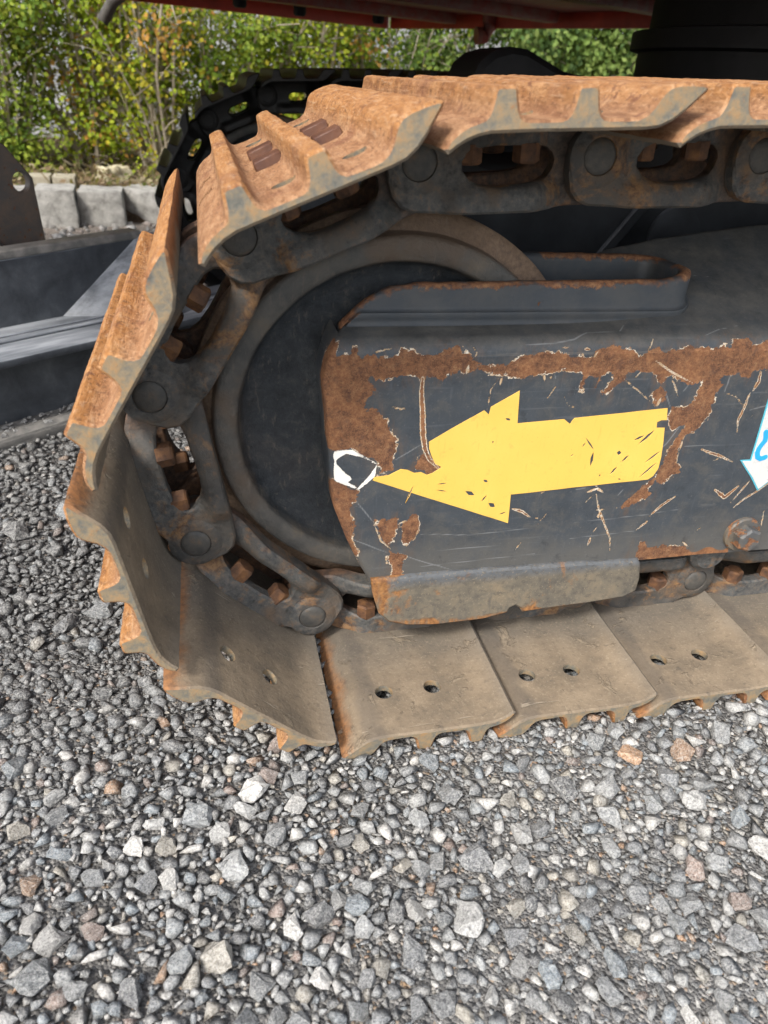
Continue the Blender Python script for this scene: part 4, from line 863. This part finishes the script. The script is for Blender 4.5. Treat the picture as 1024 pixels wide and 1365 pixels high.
q0 = Vector((*hpt(.02, .62), ZD)); V, F = tube([q0+Vector((0, 0, .06)), q0+Vector((0, 0, .01)), q0+Vector((-.02, .0, -.022)), q0+Vector((-.05, .0, -.026))], .030, 12); link('bracket', sharp(mesh('bracket', V, F, 'dred'), 40), deck)
q0 = Vector((-.405, 2.62, ZD)); V, F = tube([q0+Vector((.16, -.06, .06)), q0+Vector((.10, -.03, .035)), q0+Vector((.045, .0, .0)), q0+Vector((.012, .01, -.045)), q0+Vector((0, .01, -.062))], .021, 12); link('hose', sharp(mesh('hose', V, F, 'rubber'), 60), deck)
# ================================================================== steel attachment beside the track
AE = Vector((.788, .616, 0)).normalized(); AN = Vector((-AE.y, AE.x, 0)); AO = Vector((-.482, .628, 0))
AT = root('steel_attachment', (-.35, .80, ZG), 'long dark grey steel attachment with flanged beam lying left of the track', 'attachment')
AM = Matrix(((AE.x, AN.x, 0, AO.x), (AE.y, AN.y, 0, AO.y), (0, 0, 1, 0), (0, 0, 0, 1)))
def att(name, vf, mat, bev=.003, par=None):
    me = mesh(name, *vf, mat); bevelled(fixn(me), bev); return link(name, me, par or AT, AM if par is None else None)
att('bottom_flange', boxv(-.9, 1.0, -.004, .12, ZG-.004, ZG+.022), 'scrap')
V, F = tube([(-.9, .012, ZG+.012), (1.0, .012, ZG+.012)], .017, 14); att('edge_bar', (V, F), 'scrap', .0005)
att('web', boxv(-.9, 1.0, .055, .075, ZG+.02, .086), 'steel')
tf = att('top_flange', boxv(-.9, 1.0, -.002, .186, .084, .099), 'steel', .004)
V, F = tube([(-.9, .088, .0995), (1.0, .088, .0995)], .006, 8); link('weld_bead', sharp(mesh('weld_bead', V, F, 'steel'), 60), tf)
V, F = tube([(-.9, .120, .0990), (1.0, .120, .0990)], .004, 8); link('weld_bead', sharp(mesh('weld_bead', V, F, 'steel'), 60), tf)
def pan():
    V, F = plate([(-.9, .098), (.262, .098), (.452, .238), (.30, .2265), (-.9, .200)], .174, .188, .002, (), .05, 0); return V, F
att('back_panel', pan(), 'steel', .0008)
V, F = plate([(-.9, .198), (.455, .230), (.455, .246), (-.9, .214)], .172, .215, .002, (), .05, 0); att('panel_rim', (V, F), 'scrap', .0008)
tri = [(.456, .176, .243), (.250, .176, .0985), (.430, .03, .0985), (.52, .06, .0985), (.52, .18, .235)]
V = tri+[(x+.004, y+.012, z-.004) for x, y, z in tri]; F = [(0, 1, 2), (0, 2, 3), (0, 3, 4), (5, 7, 6), (5, 8, 7), (5, 9, 8)]+[(i, (i+1) % 5, 5+(i+1) % 5, 5+i) for i in range(5)]
att('gusset', (V, F), 'steel', .0015)
# spilled stones caught on the lower flange
SP = []
for k in range(240):
    v, f = hull(10, .6, 1.3); s = .002+.006*random.random()**2; e = -.35+.75*random.random(); n_ = .004+.05*random.random()**1.2; SP.append(([(x*s+e, y*s+n_, z*s+ZG+.024+.004*random.random()) for x, y, z in v], [tuple(int(i) for i in q) for q in f]))
V, F = merged(*SP); me = mesh('spilled_stones', V, F, 'gravel'); ca = me.color_attributes.new('stone_colour', 'FLOAT_COLOR', 'POINT'); ca.data.foreach_set('color', np.repeat([[.36, .36, .35, 1]], len(V), 0).astype(np.float32).ravel())
o = link('spilled_stones', me, None, AM); struct(o, 'stuff', 'pale stone chips and dust lying on the lower flange of the steel attachment', 'gravel')
# ear plate
BK = root('bucket', (-.45, 1.0, ZG), 'brown bucket ear plate with a round hole behind the steel attachment', 'bucket')
hole = [(.276+.0165*math.cos(a), .337+.0185*math.sin(a)) for a in np.linspace(0, 2*math.pi, 28)[:-1]]
V, F = plate([(.05, .40), (.18, .418), (.245, .410), (.256, .404), (.302, .343), (.308, .20), (.308, .05), (.05, .05)], .295, .312, .002, [hole], .012, .02); e_ = link('ear_plate', sharp(fixn(mesh('ear_plate', V, F, 'ear')), 40), BK, AM)
V, F = [], []
cv = [(.306-.30*math.sin(t), .30*(1-math.cos(t))) for t in np.linspace(0, 1.1, 14)]
for k, (q, z) in enumerate(cv): pass
pts = [(.215-.20*t, .245+.10*t+.10*t*t) for t in np.linspace(0, 1, 10)]
for (x, z) in [(.235, .150), (.232, .185), (.222, .215), (.205, .240), (.18, .262), (.14, .285), (.08, .31)]:
    V += [(x, .293, z), (x-.02, .235, z-.01), (x-.02, .235, z-.022), (x, .293, z-.012)]
for i in range(6): 
    for k in range(4): F.append((i*4+k, i*4+(k+1) % 4, (i+1)*4+(k+1) % 4, (i+1)*4+k))
link('curved_shell', sharp(fixn(mesh('curved_shell', V, F, 'scrap')), 50), BK, AM)
# ================================================================== stones, bank, wall, shrubs
def rocky(dx, dy, dz, seed, amp=.012):
    bm = bmesh.new(); bmesh.ops.create_cube(bm, size=1); bmesh.ops.subdivide_edges(bm, edges=bm.edges, cuts=9, use_grid_fill=True)
    for v in bm.verts:
        c = v.co.copy(); L = (abs(c.x)**30+abs(c.y)**30+abs(c.z)**30)**(1/30)*2; c = c/max(L, .6)*1.0 if L > 0 else c
        p_ = Vector((c.x*dx, c.y*dy, c.z*dz)); d = Vector(c).normalized(); h = amp*(.7*nz(p_.x*9+seed, p_.y*9, p_.z*9)+.5*nz(p_.x*30+seed, p_.y*30, p_.z*30)+.3*nz(p_.x*80+seed, p_.y*80, p_.z*80)); v.co = p_+d*h
    me = bpy.data.meshes.new('block'); bm.to_mesh(me); bm.free(); return sharp(me, 55)
def block(name, x, y, z, dx, dy, dz, rz, mat, label, cat, group, seed, amp=.009, tilt=0):
    me = rocky(dx*.95, dy, dz, seed, amp); me.materials.append(MAT[mat]); o = link(name, me); o.location = (x, y, z+dz/2); o.rotation_euler = (0, tilt, rz); tag(o, label, cat, group); return o
block('granite_block', -.690, 2.86, ZG-.01, .160, .20, .158, .08, 'granite', 'rough pale granite block nearest the bucket ear plate', 'stone block', 'granite edging blocks', 3)
block('granite_block', -.518, 2.92, ZG-.01, .190, .20, .148, .03, 'granite', 'rough granite block in the middle of the edging row', 'stone block', 'granite edging blocks', 17)
block('granite_block', -.300, 3.03, ZG-.015, .235, .22, .146, -.42, 'granite', 'skewed granite block just left of the rusty track', 'stone block', 'granite edging blocks', 29, tilt=.06)
block('granite_block', -.07, 2.99, ZG-.01, .20, .20, .13, -.1, 'granite', 'low granite block mostly hidden behind the track shoe', 'stone block', 'granite edging blocks', 37)
block('granite_block', -.87, 2.84, ZG-.01, .18, .20, .15, .1, 'granite', 'granite block hidden behind the bucket ear plate', 'stone block', 'granite edging blocks', 43)
block('concrete_block', -.792, 3.13, ZG+.102, .098, .12, .058, .05, 'paleblock', 'tan concrete block upper left behind the granite row', 'concrete block', 'tan capping blocks', 51, .002)
block('concrete_block', -.690, 3.135, ZG+.102, .098, .12, .058, .05, 'paleblock', 'tan concrete block with a free right end above the granite row', 'concrete block', 'tan capping blocks', 59, .002)
block('boulder', -.505, 3.42, ZG+.085, .125, .14, .085, .5, 'boulder', 'pale yellowish boulder lying under the shrubs', 'boulder', None, 71, .03)

def bank():
    V = []; F = []; xs = np.linspace(-4, 7, 60); ys = [2.9, 3.0, 3.15, 3.4, 3.8, 4.4, 5.0, 5.6, 12, 60]
    for j, y in enumerate(ys):
        for x in xs:
            f = 1+.06*(-x if x < 0 else 0)
            V.append((x*(1 if j < 8 else 8), y, (ZG-.03 if j == 0 else ZG+.095+.05*min(1, (y-3)/1.2))+.03*nz(x*3, y*3, 1)))
    n = len(xs)
    for j in range(len(ys)-1):
        for i in range(n-1): F.append((j*n+i, j*n+i+1, (j+1)*n+i+1, (j+1)*n+i))
    return struct(link('planting_bed', mesh('planting_bed', V, F, 'mulch', True)))
bank()
def litter():
    LV = []; LC = []; pal = np.array([(.22, .15, .09), (.30, .22, .13), (.15, .10, .06), (.36, .30, .20), (.20, .14, .09), (.13, .16, .045)])
    for k in range(15000):
        x = -2.2+5.2*random.random(); y = 3.02+1.3*random.random()**1.3; z = ZG+.095+.05*min(1, (y-3)/1.2)+.03*nz(x*3, y*3, 1)+.004+.05*random.random()**2
        u = Vector((random.gauss(0, 1), random.gauss(0, 1), random.gauss(0, .7))).normalized(); v = u.orthogonal().normalized(); l = .014+.024*random.random(); wd = l*(.08 if random.random() < .45 else .34); p_ = Vector((x, y, z))
        if wd < l*.1: l *= 2.4
        LV += [p_, p_+u*l*.5+v*wd, p_+u*l, p_+u*l*.5-v*wd]; LC += [np.append(pal[random.randrange(6)]*(.7+.6*random.random()), 1)]*4
    n = len(LV)//4; me = mesh('leaf_litter', LV, [(4*i, 4*i+1, 4*i+2, 4*i+3) for i in range(n)], 'leaf'); a = me.color_attributes.new('leaf_colour', 'FLOAT_COLOR', 'POINT'); a.data.foreach_set('color', np.array(LC, dtype=np.float32).ravel())
    struct(link('leaf_litter', me), 'stuff', 'dry leaves, twigs and low weeds covering the planting bed', 'leaf litter')
litter()
WL = root('retaining_wall', (1.0, 5.3, ZG), 'pale block retaining wall behind the shrubs', 'wall')
bl = [rocky(.56, .24, .235, 40+k, .007) for k in range(4)]
for m in bl: m.materials.append(MAT['wallblock'])
for r in range(11):
    for c in range(17):
        link('block', bl[(r*3+c*5) % 4], WL, Matrix.Translation((-3.3+c*.575+(r % 2)*.28, 5.3+.02*r, .10+r*.245)))
def shrub(x, y, h, nst, ncl, pal, label, grp, dens=26, lsz=.026, spread=.42, bare=.15, lean=0.):
    R = root('shrub', (x, y, ZG+.1), label, 'shrub', grp); T = []; LV = []; LC = []; ends = []
    for k in range(nst):
        a = random.random()*6.28; b0 = Vector((x+.10*math.cos(a)*random.random(), y+.10*math.sin(a)*random.random(), ZG+.08)); pts = [b0]; d = Vector((math.cos(a)*spread*random.random()+lean, math.sin(a)*spread*.7*random.random(), 1)).normalized(); L = h*(.7+.35*random.random()); ns = 7
        for i in range(ns): d = (d+Vector((random.gauss(0, .10), random.gauss(0, .10), .03))).normalized(); pts.append(pts[-1]+d*L/ns)
        r0 = .005+.007*random.random(); T.append(tube(pts, [r0*(1-.75*i/ns) for i in range(ns+1)], 5, False))
        for i in range(1, ns+1):
            ends.append((pts[i], i/ns))
            for _ in range(2):
                t = random.random(); q = pts[i-1].lerp(pts[i], t); dd = Vector((random.gauss(0, 1), random.gauss(0, .8), random.gauss(.6, .5))).normalized(); e = q+dd*(.08+.16*random.random()); T.append(tube([q, q.lerp(e, .5)+Vector((0, 0, .008)), e], [r0*.4, r0*.3, r0*.15], 4, False)); ends.append((e, i/ns))
    V, F = merged(*T); link('trunk', sharp(mesh('trunk', V, F, 'bark'), 60), R)
    pal = np.array(pal)
    for c in range(ncl):
        q, t = random.choice(ends)
        if t < bare+random.random()*.2: continue
        cc = pal[random.randrange(len(pal))]*(.75+.5*random.random()); rad = .06+.07*random.random()
        for k in range(dens):
            o = Vector((random.gauss(0, 1), random.gauss(0, 1), random.gauss(0, .8)))*rad*.62; p_ = q+o; nrm = (o.normalized()*.9+Vector((random.gauss(0, .35)-.2, random.gauss(0, .35)-.45, .6+random.gauss(0, .3)))).normalized(); u = nrm.orthogonal().normalized(); u = Matrix.Rotation(random.random()*6.28, 3, nrm) @ u; v = nrm.cross(u); l = lsz*(.7+.6*random.random()); wd = l*.36
            LV += [p_, p_+u*l*.5+v*wd+nrm*l*.08, p_+u*l, p_+u*l*.5-v*wd+nrm*l*.08]; LC += [np.append(cc*(.9+.2*random.random()), 1)]*4
    n = len(LV)//4; me = mesh('crown', LV, [(4*i, 4*i+1, 4*i+2, 4*i+3) for i in range(n)], 'leaf'); a = me.color_attributes.new('leaf_colour', 'FLOAT_COLOR', 'POINT'); a.data.foreach_set('color', np.array(LC, dtype=np.float32).ravel())
    link('crown', me, R)
GRN = [(.15, .24, .03), (.21, .29, .035), (.29, .36, .045), (.10, .17, .03), (.38, .41, .06)]
YEL = [(.26, .33, .022), (.36, .38, .03), (.19, .27, .02), (.28, .35, .024), (.44, .38, .03), (.24, .31, .02), (.30, .36, .025), (.21, .29, .02), (.17, .25, .02), (.42, .22, .05)]
DRK = [(.06, .11, .03), (.10, .17, .04), (.17, .25, .06), (.25, .33, .09)]
SH = [(-1.45, 3.75, 1.35, 18, 420, GRN, 'bushy green shrub at the left edge of the yard'), (-1.02, 3.62, 1.3, 18, 460, GRN, 'dense green shrub behind the bucket ear plate'),
      (-.62, 3.80, 1.4, 26, 300, YEL, 'sparse yellow-green shrub with bare grey stems behind the granite blocks'), (-.26, 3.66, 1.3, 24, 330, YEL, 'thin shrub with orange-tinged leaves right of the granite blocks'),
      (.10, 3.80, 1.35, 13, 440, GRN, 'green shrub above the front of the far track'), (.46, 3.74, 1.35, 14, 420, YEL, 'bright yellow-green shrub above the top of the far track'),
      (.90, 3.95, 1.4, 20, 330, GRN, 'shrub with many pale bare stems under the red deck rim'), (1.35, 4.1, 1.35, 12, 440, DRK, 'dark green shrub left of the black hose cover'),
      (1.82, 3.95, 1.35, 12, 520, DRK, 'dense light-leaved shrub behind the black hose cover'), (2.30, 4.0, 1.35, 12, 520, DRK, 'dense rounded green shrub beside the turntable'), (2.80, 4.1, 1.35, 9, 320, DRK, 'dark green shrub hidden mostly behind the turntable')]
for k, (x, y, h, ns, nc, pal, lab) in enumerate(SH): shrub(x, y, h, ns, int(nc*(.8 if pal is DRK else .72 if pal is GRN else .58)), pal, lab, 'shrubs along the retaining wall', 46, .030 if pal is DRK else .024, bare=-.1 if pal is not YEL else .02)
